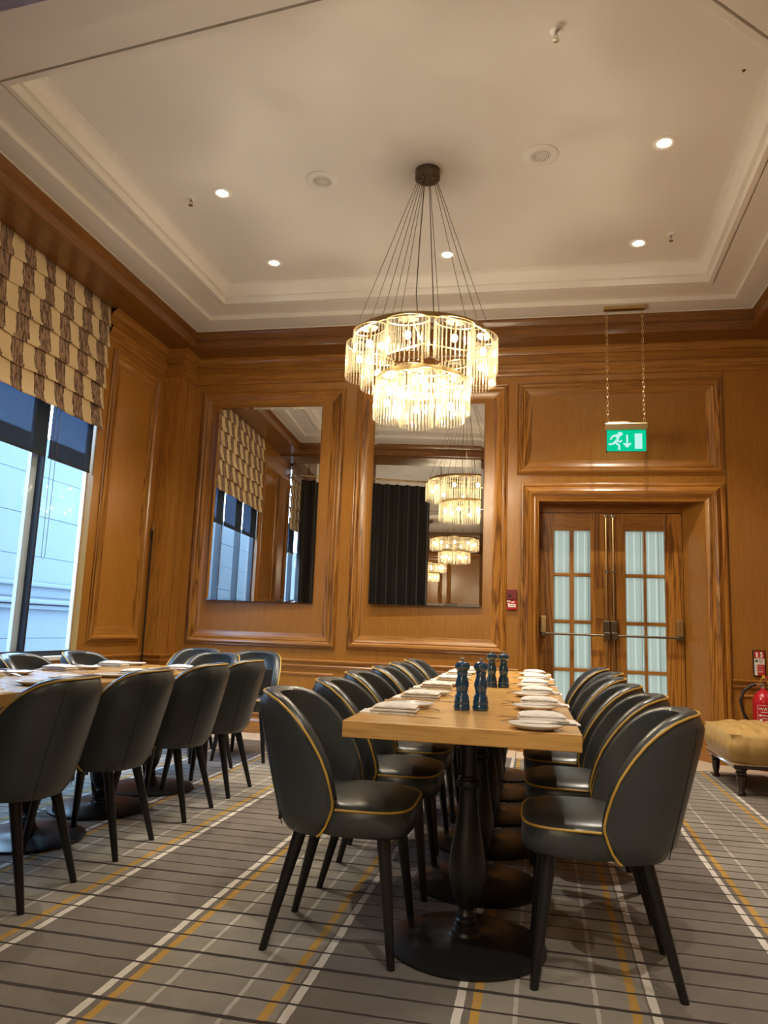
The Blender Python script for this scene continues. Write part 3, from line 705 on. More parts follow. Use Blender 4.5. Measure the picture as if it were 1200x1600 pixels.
flat('arrow_symbol', [(0.000, 0.155), (0.016, 0.155), (0.016, 0.075), (0.040, 0.085), (0.040, 0.072), (0.008, 0.038), (-0.024, 0.072), (-0.024, 0.085), (0.000, 0.075)])
hd = [(-0.050+0.022*math.cos(a*math.pi/8), 0.163+0.018*math.sin(a*math.pi/8)) for a in range(16)]
flat('figure_head', hd)
flat('figure_body', [(-0.118, 0.150), (-0.080, 0.162), (-0.050, 0.138), (-0.066, 0.110), (-0.052, 0.100), (-0.038, 0.112), (-0.030, 0.104), (-0.050, 0.084), (-0.074, 0.094), (-0.080, 0.088), (-0.052, 0.066), (-0.050, 0.022), (-0.066, 0.022), (-0.068, 0.058), (-0.094, 0.078), (-0.110, 0.066), (-0.148, 0.066), (-0.148, 0.080), (-0.116, 0.082), (-0.080, 0.120), (-0.086, 0.140), (-0.110, 0.136), (-0.126, 0.110), (-0.138, 0.118)])
lnk = []
for k in range(20):
    a = 2*math.pi*k/20; lnk.append((0.0085*math.cos(a), 0, 0.0145*math.sin(a)+(0.010 if math.sin(a) > 0.01 else -0.010 if math.sin(a) < -0.01 else 0)))
lme = MB().tube(lnk, 0.0024, 6, closed=True).mesh('chain_link', 'brass')
for sx_ in (-0.152, 0.152):
    z = 0.268; k = 0
    while z < ZC-0.045-z0:
        link('chain_link', lme, ES, (sx_, 0, z+0.012), rz=(math.pi/2 if k % 2 else 0.25)); z += 0.0405; k += 1

# ------------------------------------------------------------------ fire call point, notice, extinguisher
t = thing('fire_call_point', 'small red fire alarm call point on the wall left of the door', 'alarm', (-0.152, D, 1.25))
MB().box(-0.046, 0.046, -0.030, 0, 0.086, 0.183).obj('sounder_box', 'darkred', t, smooth=False, bevel=0.004)
MB().lathe([(0.0, -0.036), (0.012, -0.035), (0.014, -0.030)], 16, (-0.02, 0, 0.125), 'y').obj('lens', 'black', t)
MB().box(-0.046, 0.046, -0.026, 0, -0.004, 0.082).obj('call_box', 'red', t, smooth=False, bevel=0.004)
MB().box(-0.034, 0.034, -0.028, -0.024, 0.020, 0.048).obj('press_glass', 'white', t, smooth=False)
MB().box(-0.044, -0.012, -0.0275, -0.024, 0.070, 0.080).box(-0.044, -0.016, -0.0275, -0.024, 0.052, 0.058).box(-0.004, 0.010, -0.0275, -0.024, 0.058, 0.072).box(0.014, 0.024, -0.0275, -0.024, 0.062, 0.075).obj('white_print', 'white', t, smooth=False)
MB().box(-0.020, -0.012, -0.0292, -0.027, 0.031, 0.037).box(-0.008, -0.002, -0.0292, -0.027, 0.030, 0.038).box(0.002, 0.006, -0.0292, -0.027, 0.030, 0.038).box(0.010, 0.019, -0.0292, -0.027, 0.031, 0.037).obj('dark_print', 'black', t, smooth=False)
t = thing('fire_notice', 'black framed red and white fire extinguisher notice on the oak wall', 'sign', (1.944, D, 0.748))
MB().box(-0.050, 0.050, -0.012, 0.0, 0.0, 0.220).obj('frame', 'black', t, smooth=False, bevel=0.002)
MB().box(-0.041, 0.041, -0.0135, -0.010, 0.008, 0.212).obj('card', 'white', t, smooth=False)
MB().box(-0.041, 0.041, -0.0142, -0.013, 0.150, 0.212).obj('red_header', 'signred', t, smooth=False)
MB().box(-0.018, 0.041, -0.0142, -0.013, 0.008, 0.100).obj('red_block', 'signred', t, smooth=False)
MB().prism([(-0.026, 0.160), (-0.010, 0.160), (-0.010, 0.188), (-0.014, 0.198), (-0.018, 0.204), (-0.030, 0.196), (-0.026, 0.188)], -0.0150, -0.0140, 'xz').prism([(0.006, 0.160), (0.024, 0.160), (0.030, 0.178), (0.020, 0.186), (0.028, 0.204), (0.012, 0.204), (0.006, 0.190), (0.014, 0.180)], -0.0150, -0.0140, 'xz').obj('pictogram', 'white', t, smooth=False)
MB().box(-0.022, 0.024, -0.0150, -0.0140, 0.151, 0.157).box(-0.010, 0.022, -0.0150, -0.0140, 0.082, 0.088).box(-0.010, 0.030, -0.0150, -0.0140, 0.058, 0.064).box(-0.010, 0.024, -0.0150, -0.0140, 0.034, 0.048).obj('pale_lines', 'pinkprint', t, smooth=False)['kind'] = 'stuff'
MB().box(-0.034, -0.012, -0.0142, -0.0130, 0.118, 0.140).obj('green_mark', 'green_print', t, smooth=False)
mbp = MB()
for zz in (0.138, 0.130, 0.122, 0.112): mbp.box(-0.004, 0.028, -0.0140, -0.0130, zz, zz+0.003)
for zz in (0.088, 0.070, 0.050): mbp.box(-0.036, -0.022, -0.0140, -0.0130, zz, zz+0.003)
mbp.obj('grey_lines', 'steel', t, smooth=False)

EX = thing('fire_extinguisher', 'red water fire extinguisher with black hose behind the tan ottoman', 'extinguisher', (1.925, 6.82, 0.0))
RE = 0.088
MB().lathe([(0.0, 0.0), (0.080, 0.0), (RE, 0.012), (RE, 0.540), (0.086, 0.565), (0.072, 0.600), (0.050, 0.628), (0.024, 0.642), (0.022, 0.660), (0.0, 0.660)], 40).obj('cylinder', 'red', EX)
MB().lathe([(0.020, 0.655), (0.022, 0.662), (0.022, 0.690), (0.012, 0.700), (0.0, 0.700)], 20).obj('valve', 'steel', EX)
MB().tube([(-0.0, 0, 0.678), (-0.035, 0, 0.688), (-0.062, 0, 0.686)], 0.011, 10).obj('hose_nozzle_joint', 'steel', EX)
MB().tube([(-0.058, 0, 0.687), (-0.10, 0.0, 0.672), (-0.155, 0, 0.625), (-0.180, 0, 0.55), (-0.165, 0, 0.46), (-0.120, 0, 0.37), (-0.095, -0.01, 0.28)], 0.0125, 12).obj('hose', 'black', EX)
MB().box(-0.010, 0.060, -0.010, 0.010, 0.700, 0.712).box(0.0, 0.070, -0.010, 0.010, 0.724, 0.736).obj('lever', 'darkred', EX, smooth=False, bevel=0.003)
MB().tube([(-0.012, -0.024, 0.69), (-0.035, -0.03, 0.715), (-0.018, -0.032, 0.742), (0.010, -0.032, 0.742), (0.030, -0.03, 0.715), (0.020, -0.024, 0.69)], 0.0028, 6).obj('safety_pin_ring', 'yellow_tag', EX)
MB().box(-0.016, 0.008, -0.036, -0.033, 0.738, 0.765).obj('seal_tag', 'yellow_tag', EX, smooth=False)
MB().prism([(0.008, 0.742), (0.060, 0.765), (0.058, 0.772), (0.006, 0.756)], -0.037, -0.034, 'xz').obj('seal_strip', 'signred', EX, smooth=False)
def wrap(mb, rad):
    for i, (x_, y_, z_) in enumerate(mb.v):
        a = x_/rad; mb.v[i] = (rad*math.sin(a), -rad*math.cos(a)+0*y_, z_)
    return mb
def text_mb(s, size, x0, z0):
    cu = bpy.data.curves.new('txt', 'FONT'); cu.body = s; cu.size = size; cu.align_x = 'CENTER'; cu.resolution_u = 3
    ob = bpy.data.objects.new('txt', cu); COL.objects.link(ob)
    dg = bpy.context.evaluated_depsgraph_get(); me = ob.evaluated_get(dg).to_mesh()
    mb = MB().add([(v.co.x*1.15+x0, 0, v.co.y+z0) for v in me.vertices], [tuple(p.vertices) for p in me.polygons])
    ob.evaluated_get(dg).to_mesh_clear(); bpy.data.objects.remove(ob); bpy.data.curves.remove(cu); return mb
def strips(rects, rad, mat, nm):
    mb = MB()
    for (a, b, c_, d) in rects:
        n = max(1, int((b-a)/0.008)); mb.grid([[(a+(b-a)*k/n, 0, zz) for k in range(n+1)] for zz in (c_, d)])
    return wrap(mb, rad).obj(nm, mat, EX)
strips([(-0.075, 0.075, 0.522, 0.524), (-0.076, -0.074, 0.10, 0.524), (0.074, 0.076, 0.10, 0.524)], RE+0.0008, 'white', 'label_border')
wrap(text_mb('WATER', 0.034, 0.0, 0.484), RE+0.0012).obj('label_text', 'white', EX, smooth=False)
strips([(-0.05, 0.05, 0.468, 0.473), (-0.04, 0.068, 0.440, 0.446), (-0.04, 0.068, 0.418, 0.423), (-0.03, 0.06, 0.396, 0.401), (-0.065, -0.045, 0.436, 0.45), (-0.062, -0.040, 0.385, 0.415), (-0.004, 0.03, 0.345, 0.385)], RE+0.0009, 'white', 'label_print')
strips([(-0.06, 0.06, 0.315, 0.330), (-0.06, 0.065, 0.285, 0.305), (-0.06, 0.05, 0.262, 0.278), (-0.045, 0.065, 0.238, 0.252), (-0.06, 0.065, 0.20, 0.225)], RE+0.0009, 'pinkprint', 'label_small_print')

# window pole in the corner
t = thing('window_pole', 'thin black window pole leaning in the corner beside the pilaster', 'pole', (-3.615, 6.63, 0))
MB().tube([(0.0, 0.0, 0.0), (-0.012, 0.012, 1.90)], 0.0085, 8).obj('shaft', 'black', t)
MB().tube([(-0.012, 0.012, 1.90), (-0.012, 0.012, 1.96)], 0.011, 8).obj('tip', 'brass', t)
MB().tube([(-0.012, 0.002, 1.93), (-0.012, -0.012, 1.915), (-0.012, -0.014, 1.85), (-0.012, 0.0, 1.80)], 0.004, 6).obj('hook', 'black', t)

# ------------------------------------------------------------------ chair
ZT_X = [(-0.345, 0.805), (-0.30, 0.803), (-0.25, 0.797), (-0.20, 0.780), (-0.15, 0.748), (-0.11, 0.712), (-0.07, 0.665), (-0.035, 0.612), (-0.012, 0.562), (0.003, 0.515), (0.0115, 0.475)]
ZB_X = [(-0.055, 0.362), (-0.035, 0.372), (-0.014, 0.398), (0.001, 0.430), (0.0115, 0.462)]
def lerp_tab(tab, x):
    if x <= tab[0][0]: return tab[0][1]
    for (a, b), (c, d) in zip(tab, tab[1:]):
        if x <= c: return b+(d-b)*(x-a)/(c-a)
    return tab[-1][1]
def shell_pt(tt, z, inset=0.0):
    """tt in [-1,1] along the U (0 = back centre); returns xy of the outer skin at height z moved in by inset"""
    q = (z-0.36)/0.445
    xb = -0.215-0.122*q+inset+(0.036*((z-0.735)/0.07)**2 if z > 0.735 else 0.0)
    hw = 0.208+0.022*math.sin(min(1, max(0, q))*math.pi*0.75)-inset*0.85
    xc = 0.030
    a = abs(tt)*math.pi/2; n = 2.35
    cx = math.cos(a)**(2/n) if a < math.pi/2-1e-6 else 0.0; sy_ = math.sin(a)**(2/n)
    return (xc-(xc-xb)*cx, math.copysign(hw*sy_, tt) if tt else 0.0)
def build_chair():
    P = {}
    TT = [math.copysign((1-(1-abs(u_))**1.7)*0.972, u_) for u_ in [-1+2*i/56 for i in range(57)]]
    def ztop(tt):
        z = 0.62
        for _ in range(12): z = 0.5*z+0.5*lerp_tab(ZT_X, shell_pt(tt, z)[0])
        return z
    def zbot(tt):
        x_ = shell_pt(tt, 0.42)[0]
        return lerp_tab(ZB_X, x_)
    tops = [ztop(t_) for t_ in TT]; bots = [min(zbot(t_), tp-0.02) for t_, tp in zip(TT, tops)]
    J = 10
    outer = []
    for j in range(J+1):
        row = []
        for t_, tp, bt in zip(TT, tops, bots):
            z = bt+(tp-bt)*j/J
            ins = 0.020*(1-j/1.0)**2 if j < 1 else 0.0
            x_, y_ = shell_pt(t_, z, ins); row.append((x_, y_, z))
        outer.append(row)
    th = 0.054
    rim1 = [(*shell_pt(t_, tp, 0.012), tp+0.010) for t_, tp in zip(TT, tops)]
    rim2 = [(*shell_pt(t_, tp, 0.036), tp+0.010) for t_, tp in zip(TT, tops)]
    rim3 = [(*shell_pt(t_, tp, th), tp-0.004) for t_, tp in zip(TT, tops)]
    inner = []
    for j in range(J, -1, -1):
        row = []
        for t_, tp, bt in zip(TT, tops, bots):
            zi = max(bt, 0.40); z = zi+(tp-0.012-zi)*j/J
            x_, y_ = shell_pt(t_, z, th+0.006+0.012*math.sin(math.pi*j/J)*(1-abs(t_))); row.append((x_, y_, z))
        inner.append(row)
    bot_c = [(x_*0.55-0.03, y_*0.55, 0.366) for x_, y_, z in outer[0]]
    mb = MB().grid(outer+[rim1, rim2, rim3]+inner)
    for side in (0, -1):      # close the wing ends
        col = [r[side] for r in outer]+[rim1[side], rim2[side], rim3[side]]+[r[side] for r in inner]
        n = len(col)//2
        for k in range(n-1): mb.add([col[k], col[k+1], col[-2-k], col[-1-k]], [(0, 1, 2, 3)])
    mb.grid([bot_c, outer[0]])
    P['shell'] = mb.mesh('back_shell', 'leather', ang=50)
    edge = []
    # piping: along bottom of one wing, up the wing front and round the top edge
    b0 = [(*shell_pt(TT[0], bots[0]+(tops[0]-bots[0])*k/4, -0.002), bots[0]+(tops[0]-bots[0])*k/4) for k in range(4)]
    low = [(*shell_pt(t_, bt, -0.001), bt) for t_, bt in list(zip(TT, bots))[16:0:-1] if bt > 0.363]
    e0 = [(*shell_pt(t_, tp, -0.002), tp+0.002) for t_, tp in zip(TT, tops)]
    mir = lambda L: [(x_, -y_, z) for x_, y_, z in L][::-1]
    pts = low+b0[1:]+e0+mir(low+b0[1:])
    P['piping'] = MB().tube(pts, 0.0042, 6).mesh('back_piping', 'piping')
    # darts and seams
    for nm, tt0, z0_, z1_ in (('dart', 0.30, 0.57, 0.675),):
        pass
    def on_in(t_, z, e=0.0): return (*shell_pt(t_, z, th+0.006+e+0.012*math.sin(math.pi*min(1, max(0, (z-0.40)/0.40)))*(1-abs(t_))), z)
    P['dart'] = [MB().tube([on_in(s_*0.20, z, 0.000) for z in (0.565, 0.60, 0.64, 0.672)], [0.0012, 0.0034, 0.0034, 0.0012], 6).mesh('stitch_dart', 'piping') for s_ in (-1, 1)]
    P['cseam'] = MB().tube([on_in(0.0, 0.42+0.36*k/8, -0.0005) for k in range(9)], 0.0012, 5).mesh('inner_seam', 'seam')
    P['seam'] = [MB().tube([(*shell_pt(s_*0.36, 0.375+0.39*k/8, -0.0003), 0.375+0.39*k/8) for k in range(9)], 0.0016, 5).mesh('outer_seam', 'seam') for s_ in (-1, 1)]
    x_, y_ = shell_pt(-0.36, 0.40, -0.001)
    P['tag'] = MB().box(x_-0.004, x_+0.003, y_-0.006, y_+0.006, 0.392, 0.418).mesh('maker_tag', 'black', False)
    # seat
    def seat_ring(ins, z, n=48):
        r = []
        for k in range(n):
            a = 2*math.pi*k/n; ca, sa = math.cos(a), math.sin(a); e = 2/4.2
            xx = 0.235*math.copysign(abs(ca)**e, ca); yy = 0.218*math.copysign(abs(sa)**e, sa)
            fx = (0.235-ins)/0.235; fy = (0.218-ins)/0.218
            g_ = min(1.0, max(0.0, (0.018+xx-(-0.05))/0.07)); g_ = g_*g_*(3-2*g_); wd = 0.82+0.18*g_
            if xx < 0: fx *= 0.88
            r.append((0.018+xx*fx, yy*fy*wd, z))
        return r
    rg = [seat_ring(0.03, 0.372), seat_ring(0.008, 0.374), seat_ring(0.0, 0.386), seat_ring(-0.002, 0.42), seat_ring(0.0, 0.452), seat_ring(0.004, 0.458), seat_ring(0.012, 0.467), seat_ring(0.035, 0.476), seat_ring(0.09, 0.483), seat_ring(0.15, 0.486), seat_ring(0.20, 0.487)]
    mb = MB().grid(rg, True); mb.add(rg[-1], [tuple(range(48))]); mb.add(rg[0], [tuple(range(48))])
    P['seat'] = mb.mesh('seat', 'leather_seat', ang=50)
    sr = seat_ring(-0.001, 0.457, 96); i0 = min(range(96), key=lambda i: sr[i][1]+(10 if sr[i][0] > 0.02 else 0)); sr = [p for p in sr[48:]+sr[:48] if p[0] > -0.005]
    P['seat_piping'] = MB().tube(sr, 0.004, 6).mesh('seat_piping', 'piping')
    P['leg'] = []
    for sx_, fx, fy, tx, ty in ((1, 0.2135, 0.20, 0.168, 0.155), (-1, 0.2135, 0.17, 0.115, 0.125)):
        for s_ in (-1, 1):
            P['leg'].append(MB().lathe([(0.0, 0), (0.0125, 0), (0.013, 0.004), (0.0235, 0.375), (0.0, 0.375)], 14).mesh('leg', 'black_wood'))
            lm = P['leg'][-1]; dx = sx_*(tx-fx)/0.375; dy = s_*(ty-fy)/0.375
            for v in lm.vertices: v.co.x += sx_*fx+dx*v.co.z; v.co.y += s_*fy+dy*v.co.z
    return P
CH = build_chair()
def make_chair(label, x, y, rz, group):
    t = thing('tub_chair', label, 'chair', (x, y, 0), rz, group)
    sh = link('backrest', CH['shell'], t); link('back_piping', CH['piping'], sh)
    for d_ in CH['dart']: link('stitch_dart', d_, sh)
    link('inner_seam', CH['cseam'], sh)
    for d_ in CH['seam']: link('outer_seam', d_, sh)
    link('maker_tag', CH['tag'], sh)
    s_ = link('seat', CH['seat'], t); link('seat_piping', CH['seat_piping'], s_)
    for l_ in CH['leg']: link('leg', l_, t)
    return t
ORD = ['nearest', 'second', 'third', 'fourth', 'fifth', 'farthest']
def ordl(i): return 'nearest the camera' if i == 0 else 'farthest from camera' if i == 5 else ORD[i]+' from camera'
GA = 'grey tub chairs along the right-hand table'
for i in range(6):
    y = 2.633+0.609*i
    make_chair('grey leather tub chair, %s, left side of the right-hand table' % ordl(i), -0.622+(0.0, 0.015, -0.005, 0.01, 0, 0.005)[i], y, R((0, 1, -1, 0.5, 1, -1)[i]), GA)
for i in range(6):
    y = 2.628+0.609*i
    make_chair('grey leather tub chair, %s, door side of the right-hand table' % ordl(i), 0.236+(0.0, 0.01, 0.0, 0.0, 0.055, 0.03)[i], y, math.pi+R((0, -1, 0, 1, 0, -1)[i]), GA)
GB = 'grey tub chairs round the left-hand table'
LX = -2.32
for i, y in enumerate((2.657, 3.28, 3.96, 4.552)):
    make_chair('grey tub chair, back to us, %s, aisle side of left-hand table' % (['nearest camera', 'second from camera', 'third from camera', 'farthest of four'][i]), -1.962, y, math.pi+R((3, 2, 0, -1)[i]), GB)
make_chair('grey tub chair on the window side of the left-hand table, close to the oak pier', LX-0.36, 4.50, R(-3), GB)
make_chair('grey tub chair on the window side of the left-hand table, cut by the picture edge', LX-0.36, 3.92, R(2), GB)
make_chair('grey tub chair at the head of the left-hand table lit blue by the window', -2.29, 5.07, -math.pi/2+R(-6), GB)
make_chair('grey tub chair against the wall below the left mirror, partly hidden', -2.74, 5.76, -math.pi/2+R(-4), 'spare tub chairs against the oak wall')
make_chair('grey tub chair against the wall with a black folder on its seat', -2.17, 5.71, -math.pi/2+R(6), 'spare tub chairs against the oak wall')
fo = MB().box(-0.10, 0.10, -0.012, 0.012, 0, 0.20).obj('menu_folder', 'black', None, (-2.05, 5.57, 0.492), smooth=False, bevel=0.003)
fo.rotation_euler = (R(-14), 0, R(6)); tag(fo, 'black folder propped on the seat of a wall chair', 'folder')

# ------------------------------------------------------------------ tables
PED = [(0.0, 0.0), (0.262, 0.0), (0.266, 0.006), (0.266, 0.012), (0.255, 0.017), (0.14, 0.026), (0.06, 0.034), (0.050, 0.040), (0.046, 0.050), (0.040, 0.054), (0.040, 0.066), (0.034, 0.070), (0.036, 0.082), (0.031, 0.088), (0.033, 0.100), (0.028, 0.108), (0.026, 0.118), (0.034, 0.128), (0.048, 0.155), (0.060, 0.205), (0.063, 0.245), (0.057, 0.300), (0.046, 0.360), (0.037, 0.42), (0.032, 0.47), (0.031, 0.50), (0.034, 0.506), (0.041, 0.512), (0.043, 0.520), (0.040, 0.530), (0.034, 0.535), (0.034, 0.540), (0.029, 0.546), (0.029, 0.690), (0.0, 0.690)]
ped_me = MB().lathe(PED, 36).mesh('pedestal', 'black_metal', ang=32)
spider = MB().box(-0.16, 0.16, -0.02, 0.02, 0.690, 0.699).box(-0.02, 0.02, -0.22, 0.22, 0.690, 0.699).mesh('top_bracket', 'black_metal', False)
def make_table(name, label, x0, x1, y0, y1, top, peds):
    cx, cy_ = (x0+x1)/2, (y0+y1)/2
    t = thing(name, label, 'table', (cx, cy_, 0))
    MB().box(x0-cx, x1-cx, y0-cy_, y1-cy_, top-0.051, top).obj('tabletop', 'table', t, smooth=False, bevel=0.003)
    k = (top-0.051)/0.699
    for py in peds:
        p = link('pedestal', ped_me, t, (0.005, py-cy_, 0)); p.scale = (1, 1, k)
        b = link('top_bracket', spider, p)
    return t
TZ, LZ = 0.75, 0.737
make_table('dining_table', 'long right-hand oak table on black turned pedestals under the chandelier', -0.565, 0.1565, 2.305, 5.84, TZ, [2.68+0.612*k for k in range(6)])
make_table('dining_table', 'long left-hand oak table by the windows on black pedestals', LX-0.37, LX+0.37, 1.75, 4.68, LZ, [2.08, 2.69, 3.30, 3.91, 4.47])

# ------------------------------------------------------------------ table settings
def napkin_mesh():
    mb = MB()
    def slab(x0, x1, y0, y1, z0, z1, bulge, jit):
        rows = []
        nx, ny = 10, 8
        def edge(u, v): return (1-abs(2*u-1)**6)*(1-abs(2*v-1)**6)
        top = [[(x0+(x1-x0)*i/nx, y0+(y1-y0)*j/ny, z0+(z1-z0)*(0.35+0.65*edge(i/nx, j/ny))+bulge*math.sin(math.pi*i/nx)*math.sin(math.pi*j/ny)+jit*math.sin(i*1.7+j*2.3)) for j in range(ny+1)] for i in range(nx+1)]
        bot = [[(p[0], p[1], z0) for p in r] for r in top]
        mb.grid(top); mb.grid(bot)
        for line in ([r[0] for r in top], [r[-1] for r in top], top[0], top[-1]): mb.grid([line, [(p[0], p[1], z0) for p in line]])
    slab(-0.105, 0.085, -0.062, 0.062, 0.0, 0.010, 0.001, 0.0006)
    slab(-0.070, 0.088, -0.058, 0.060, 0.0095, 0.021, 0.004, 0.001)
    slab(-0.060, 0.086, -0.055, 0.052, 0.020, 0.030, 0.006, 0.0012)
    return mb.mesh('napkin', 'linen', ang=60)
NAP = napkin_mesh()
PLATE = MB().lathe([(0.0, 0.006), (0.045, 0.006), (0.052, 0.008), (0.078, 0.016), (0.083, 0.0175), (0.084, 0.016), (0.080, 0.012), (0.055, 0.002), (0.050, 0.0), (0.0, 0.0)], 36).mesh('side_plate', 'china', ang=40)
def fork_mesh():
    mb = MB(); T = 0.0022
    def z(x_): return 0.0015+0.010*math.exp(-((x_-0.055)/0.030)**2)+(0.004 if x_ < -0.06 else 0)
    def strip(pts):
        rows = [[(x_, -w, z(x_)), (x_, w, z(x_)), (x_, w, z(x_)+T), (x_, -w, z(x_)+T)] for x_, w in pts]
        mb.grid(rows, True); mb.add(rows[0], [(0, 1, 2, 3)]); mb.add(rows[-1], [(0, 1, 2, 3)])
    strip([(-0.10, 0.007), (-0.095, 0.009), (-0.06, 0.007), (0.0, 0.0032), (0.03, 0.0034), (0.042, 0.008), (0.058, 0.0115)])
    for q in (-0.0095, -0.0033, 0.0033, 0.0095):
        rows = [[(x_, q-w, z(x_)), (x_, q+w, z(x_)), (x_, q+w, z(x_)+T), (x_, q-w, z(x_)+T)] for x_, w in ((0.056, 0.0021), (0.08, 0.0018), (0.098, 0.0009))]
        mb.grid(rows, True); mb.add(rows[-1], [(0, 1, 2, 3)])
    return mb.mesh('fork', 'steel', ang=40)
FORK = fork_mesh()
def knife_mesh(L=0.21):
    mb = MB()
    rows = [[(x_, -w, 0.001), (x_, w2, 0.001), (x_, w2, 0.001+t_), (x_, -w, 0.001+t_)] for x_, w, w2, t_ in ((-L/2, 0.006, 0.006, 0.005), (-L/2+0.03, 0.0075, 0.0075, 0.006), (-0.01, 0.005, 0.005, 0.005), (0.0, 0.006, 0.006, 0.0025), (0.02, 0.009, 0.005, 0.0018), (L/2-0.02, 0.0085, 0.005, 0.0016), (L/2, 0.001, 0.003, 0.001))]
    mb.grid(rows, True); mb.add(rows[0], [(0, 1, 2, 3)]); mb.add(rows[-1], [(0, 1, 2, 3)])
    return mb.mesh('knife', 'steel', ang=40)
KNIFE, BUTTER = knife_mesh(), knife_mesh(0.165)
def setting(cx, cy_, rz, z, where):
    """diner sits at local -x looking +x; left hand is local +y"""
    rot = Matrix.Rotation(rz, 2)
    def put(me, nm, lx, ly, lz, lr, label, cat, grp):
        p = rot @ Vector((lx, ly)); o = link(nm, me, None, (cx+p.x, cy_+p.y, z+lz), rz=rz+lr); return tag(o, label, cat, grp)
    j = lambda s_: random.uniform(-s_, s_)
    put(NAP, 'napkin', j(.006), j(.006), 0.0, j(.10), 'folded white napkin at '+where, 'napkin', 'folded napkins')
    put(PLATE, 'side_plate', 0.035+j(.006), 0.205+j(.005), 0.0, j(1), 'small white side plate at '+where, 'plate', 'side plates')
    b = put(BUTTER, 'butter_knife', 0.0+j(.01), 0.228+j(.008), 0.0172, math.pi*0+R(4)+j(.1), 'butter knife on side plate at '+where, 'knife', 'butter knives')
    put(FORK, 'fork', 0.05+j(.015), 0.088+j(.006), 0.0, j(.12), 'steel fork at '+where, 'fork', 'forks')
    put(KNIFE, 'dinner_knife', 0.06+j(.015), -0.092+j(.006), 0.0, j(.08), 'steel dinner knife at '+where, 'knife', 'dinner knives')
for i in range(6):
    y = 2.60+0.585*i
    setting(-0.455, y, 0.0, TZ, 'place %s, left side of right-hand table' % ordl(i))
    setting(0.055, y-0.02, math.pi, TZ, 'place %s, door side of right-hand table' % ordl(i))
for i, y in enumerate((2.56, 3.16, 3.76, 4.30)):
    nm = ['nearest camera', 'second from camera', 'third from camera', 'farthest from camera'][i]
    setting(LX+0.255, y, math.pi, LZ, 'place %s, aisle side of left-hand table' % nm)
    if i: setting(LX-0.255, y+0.05, 0.0, LZ, 'place %s, window side of left-hand table' % nm)
MILL = [(0.0, 0.0), (0.029, 0.0), (0.030, 0.004), (0.030, 0.016), (0.027, 0.020), (0.029, 0.026), (0.0285, 0.034), (0.0255, 0.038), (0.027, 0.046), (0.0235, 0.054), (0.0195, 0.060), (0.023, 0.075), (0.0255, 0.088), (0.0245, 0.100), (0.019, 0.118), (0.0175, 0.128), (0.020, 0.133), (0.0205, 0.137), (0.0185, 0.139), (0.022, 0.143), (0.0275, 0.152), (0.0285, 0.159), (0.0255, 0.168), (0.017, 0.174), (0.006, 0.176), (0.0, 0.176)]
mill_me = MB().lathe(MILL, 32).mesh('mill_body', 'blue_gloss', ang=60)
knob_me = MB().lathe([(0.0, 0.176), (0.006, 0.176), (0.0045, 0.180), (0.009, 0.184), (0.009, 0.188), (0.0, 0.190)], 16).mesh('mill_knob', 'steel', ang=60)
for (x, y, lab) in ((-0.240, 2.815, 'left mill of the near blue pair on the right-hand table'), (-0.172, 2.830, 'right mill of the near blue pair on the right-hand table'), (-0.190, 4.05, 'left mill of the far blue pair on the right-hand table'), (-0.128, 4.06, 'right mill of the far blue pair on the right-hand table')):
    t = thing('pepper_mill', lab, 'mill', (x, y, TZ), group='blue lacquered pepper and salt mills'); link('mill_body', mill_me, t); link('mill_knob', knob_me, t)

# ------------------------------------------------------------------ tufted ottoman
OT = thing('tufted_ottoman', 'tan leather tufted ottoman on turned dark legs by the door', 'ottoman', (1.80, 6.02, 0))
hx, hy = 0.43, 0.41
def ott_pt(u, v):   # u,v in [-1,1] over top
    x_, y_ = u*hx, v*hy
    z = 0.405+0.030*(1-u**4)*(1-v**4)
    for bx in range(-2, 3):
        for by in range(-2, 3):
            ox = (0.09 if by % 2 else 0.0); qx, qy = bx*0.175+ox-0.045, by*0.165
            d2 = (x_-qx)**2+(y_-qy)**2
            z -= 0.034*math.exp(-d2/0.0011)*(1-u**8)*(1-v**8)
            # diagonal creases
    g = abs(math.sin((x_/0.175+y_/0.33)*math.pi))*abs(math.sin((x_/0.175-y_/0.33)*math.pi))
    z += 0.024*(g**0.5)*(1-u**6)*(1-v**6)
    return x_, y_, z
n = 56; rows = [[ott_pt(-1+2*i/n, -1+2*j/n) for j in range(n+1)] for i in range(n+1)]
mb = MB().grid(rows)
rim = [rows[i][0] for i in range(n+1)]+[rows[n][j] for j in range(1, n+1)]+[rows[i][n] for i in range(n-1, -1, -1)]+[rows[0][j] for j in range(n-1, 0, -1)]
rg = [rim]
for q in range(1, 9):
    f = q/8; bul = 0.040*math.sin(math.pi*(f*0.80+0.12))-0.015; row = []
    for k, (x_, y_, z) in enumerate(rim):
        s_ = max(abs(x_)/hx, abs(y_)/hy); pl = 0.016*(abs(math.sin(k/len(rim)*math.pi*26+0.35*math.sin(k*0.9)))**0.35-0.6)*math.sin(math.pi*min(1, f*1.05))
        L = math.hypot(x_, y_); kx = x_/hx; ky = y_/hy; rc = 1-0.045*(min(abs(kx), abs(ky))**6)
        row.append((x_*rc*(1+(bul+pl)/hx*1.0), y_*rc*(1+(bul+pl)/hy*1.0), 0.405*(1-f)+0.215*f+ (z-0.405)*(1-f)**2))
    rg.append(row)
mb.grid(rg, True); mb.add(rg[-1], [tuple(range(len(rim)))])
cu = mb.obj('cushion', 'ottoman', OT, ang=60)
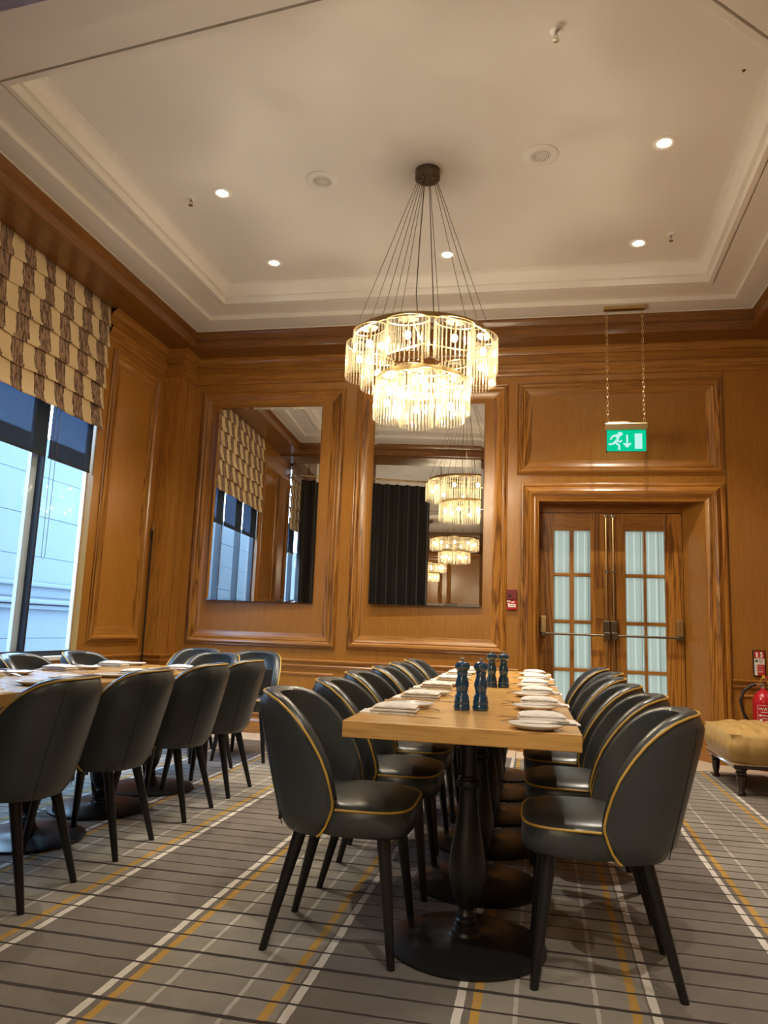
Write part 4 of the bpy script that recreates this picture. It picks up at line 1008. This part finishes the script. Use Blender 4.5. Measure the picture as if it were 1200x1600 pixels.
for bx in range(-2, 3):
    for by in range(-2, 3):
        ox = (0.09 if by % 2 else 0.0); qx, qy = bx*0.175+ox-0.045, by*0.165
        if abs(qx) < hx-0.03 and abs(qy) < hy-0.03: MB().lathe([(0.0, 0.010), (0.007, 0.008), (0.010, 0.002), (0.010, -0.004)], 10, (qx, qy, ott_pt(qx/hx, qy/hy)[2])).obj('button', 'ottoman', cu)
MB().box(-hx+0.01, hx-0.01, -hy+0.01, hy-0.01, 0.178, 0.212).obj('frame', 'dark_polish', OT, smooth=False, bevel=0.006)
MB().box(-hx, hx, -hy, hy, 0.203, 0.214).obj('trim_band', 'ottoman_trim', OT, smooth=False, bevel=0.004)
for sx_ in (-1, 1):
    for sy_ in (-1, 1):
        MB().lathe([(0.0, 0), (0.026, 0), (0.029, 0.006), (0.029, 0.018), (0.020, 0.026), (0.019, 0.034), (0.025, 0.06), (0.031, 0.105), (0.032, 0.125), (0.026, 0.132), (0.034, 0.138), (0.036, 0.150), (0.030, 0.156), (0.044, 0.176), (0.0, 0.180)], 20, (sx_*0.365, sy_*0.355, 0)).obj('leg', 'dark_polish', OT)

# ------------------------------------------------------------------ curtain seen in the mirrors
ZR = 3.60
cu = thing('curtain', 'black velvet curtain hanging from a brass rail, seen in the mirrors', 'curtain', (-2.53, 1.45, 0.02), R(-16))
rows = []
for j in range(7):
    z = 0.0+(ZR-0.10)*j/6; row = []
    for k in range(221):
        x_ = -1.02+2.14*k/220
        a = 0.050*math.sin(x_*38+0.6*math.sin(x_*5))+0.016*math.sin(x_*71+j*0.4); row.append((x_, a*(0.75+0.35*(1-j/6)), z))
    rows.append(row)
MB().grid(rows).obj('drape', 'curtain', cu, ang=80)
for k in range(13):
    MB().lathe([(0.018, -0.003), (0.022, -0.003), (0.022, 0.003), (0.018, 0.003), (0.018, -0.003)], 12, (-0.99+k*0.170, 0, ZR-0.020), 'x').obj('curtain_ring', 'bronze', cu)
rl = thing('curtain_rail', 'brass curtain rail hung from the ceiling, seen in the mirrors', 'rail', (-2.53, 1.45, ZR), R(-16))
MB().tube([(-1.04, 0, 0), (3.2, 0, 0)], 0.017, 12).obj('pole', 'brass', rl)
for x_ in (-0.9, 1.3): MB().tube([(x_, 0, 0), (x_, 0, ZT-ZR)], 0.008, 8).obj('hanger_rod', 'bronze', rl)
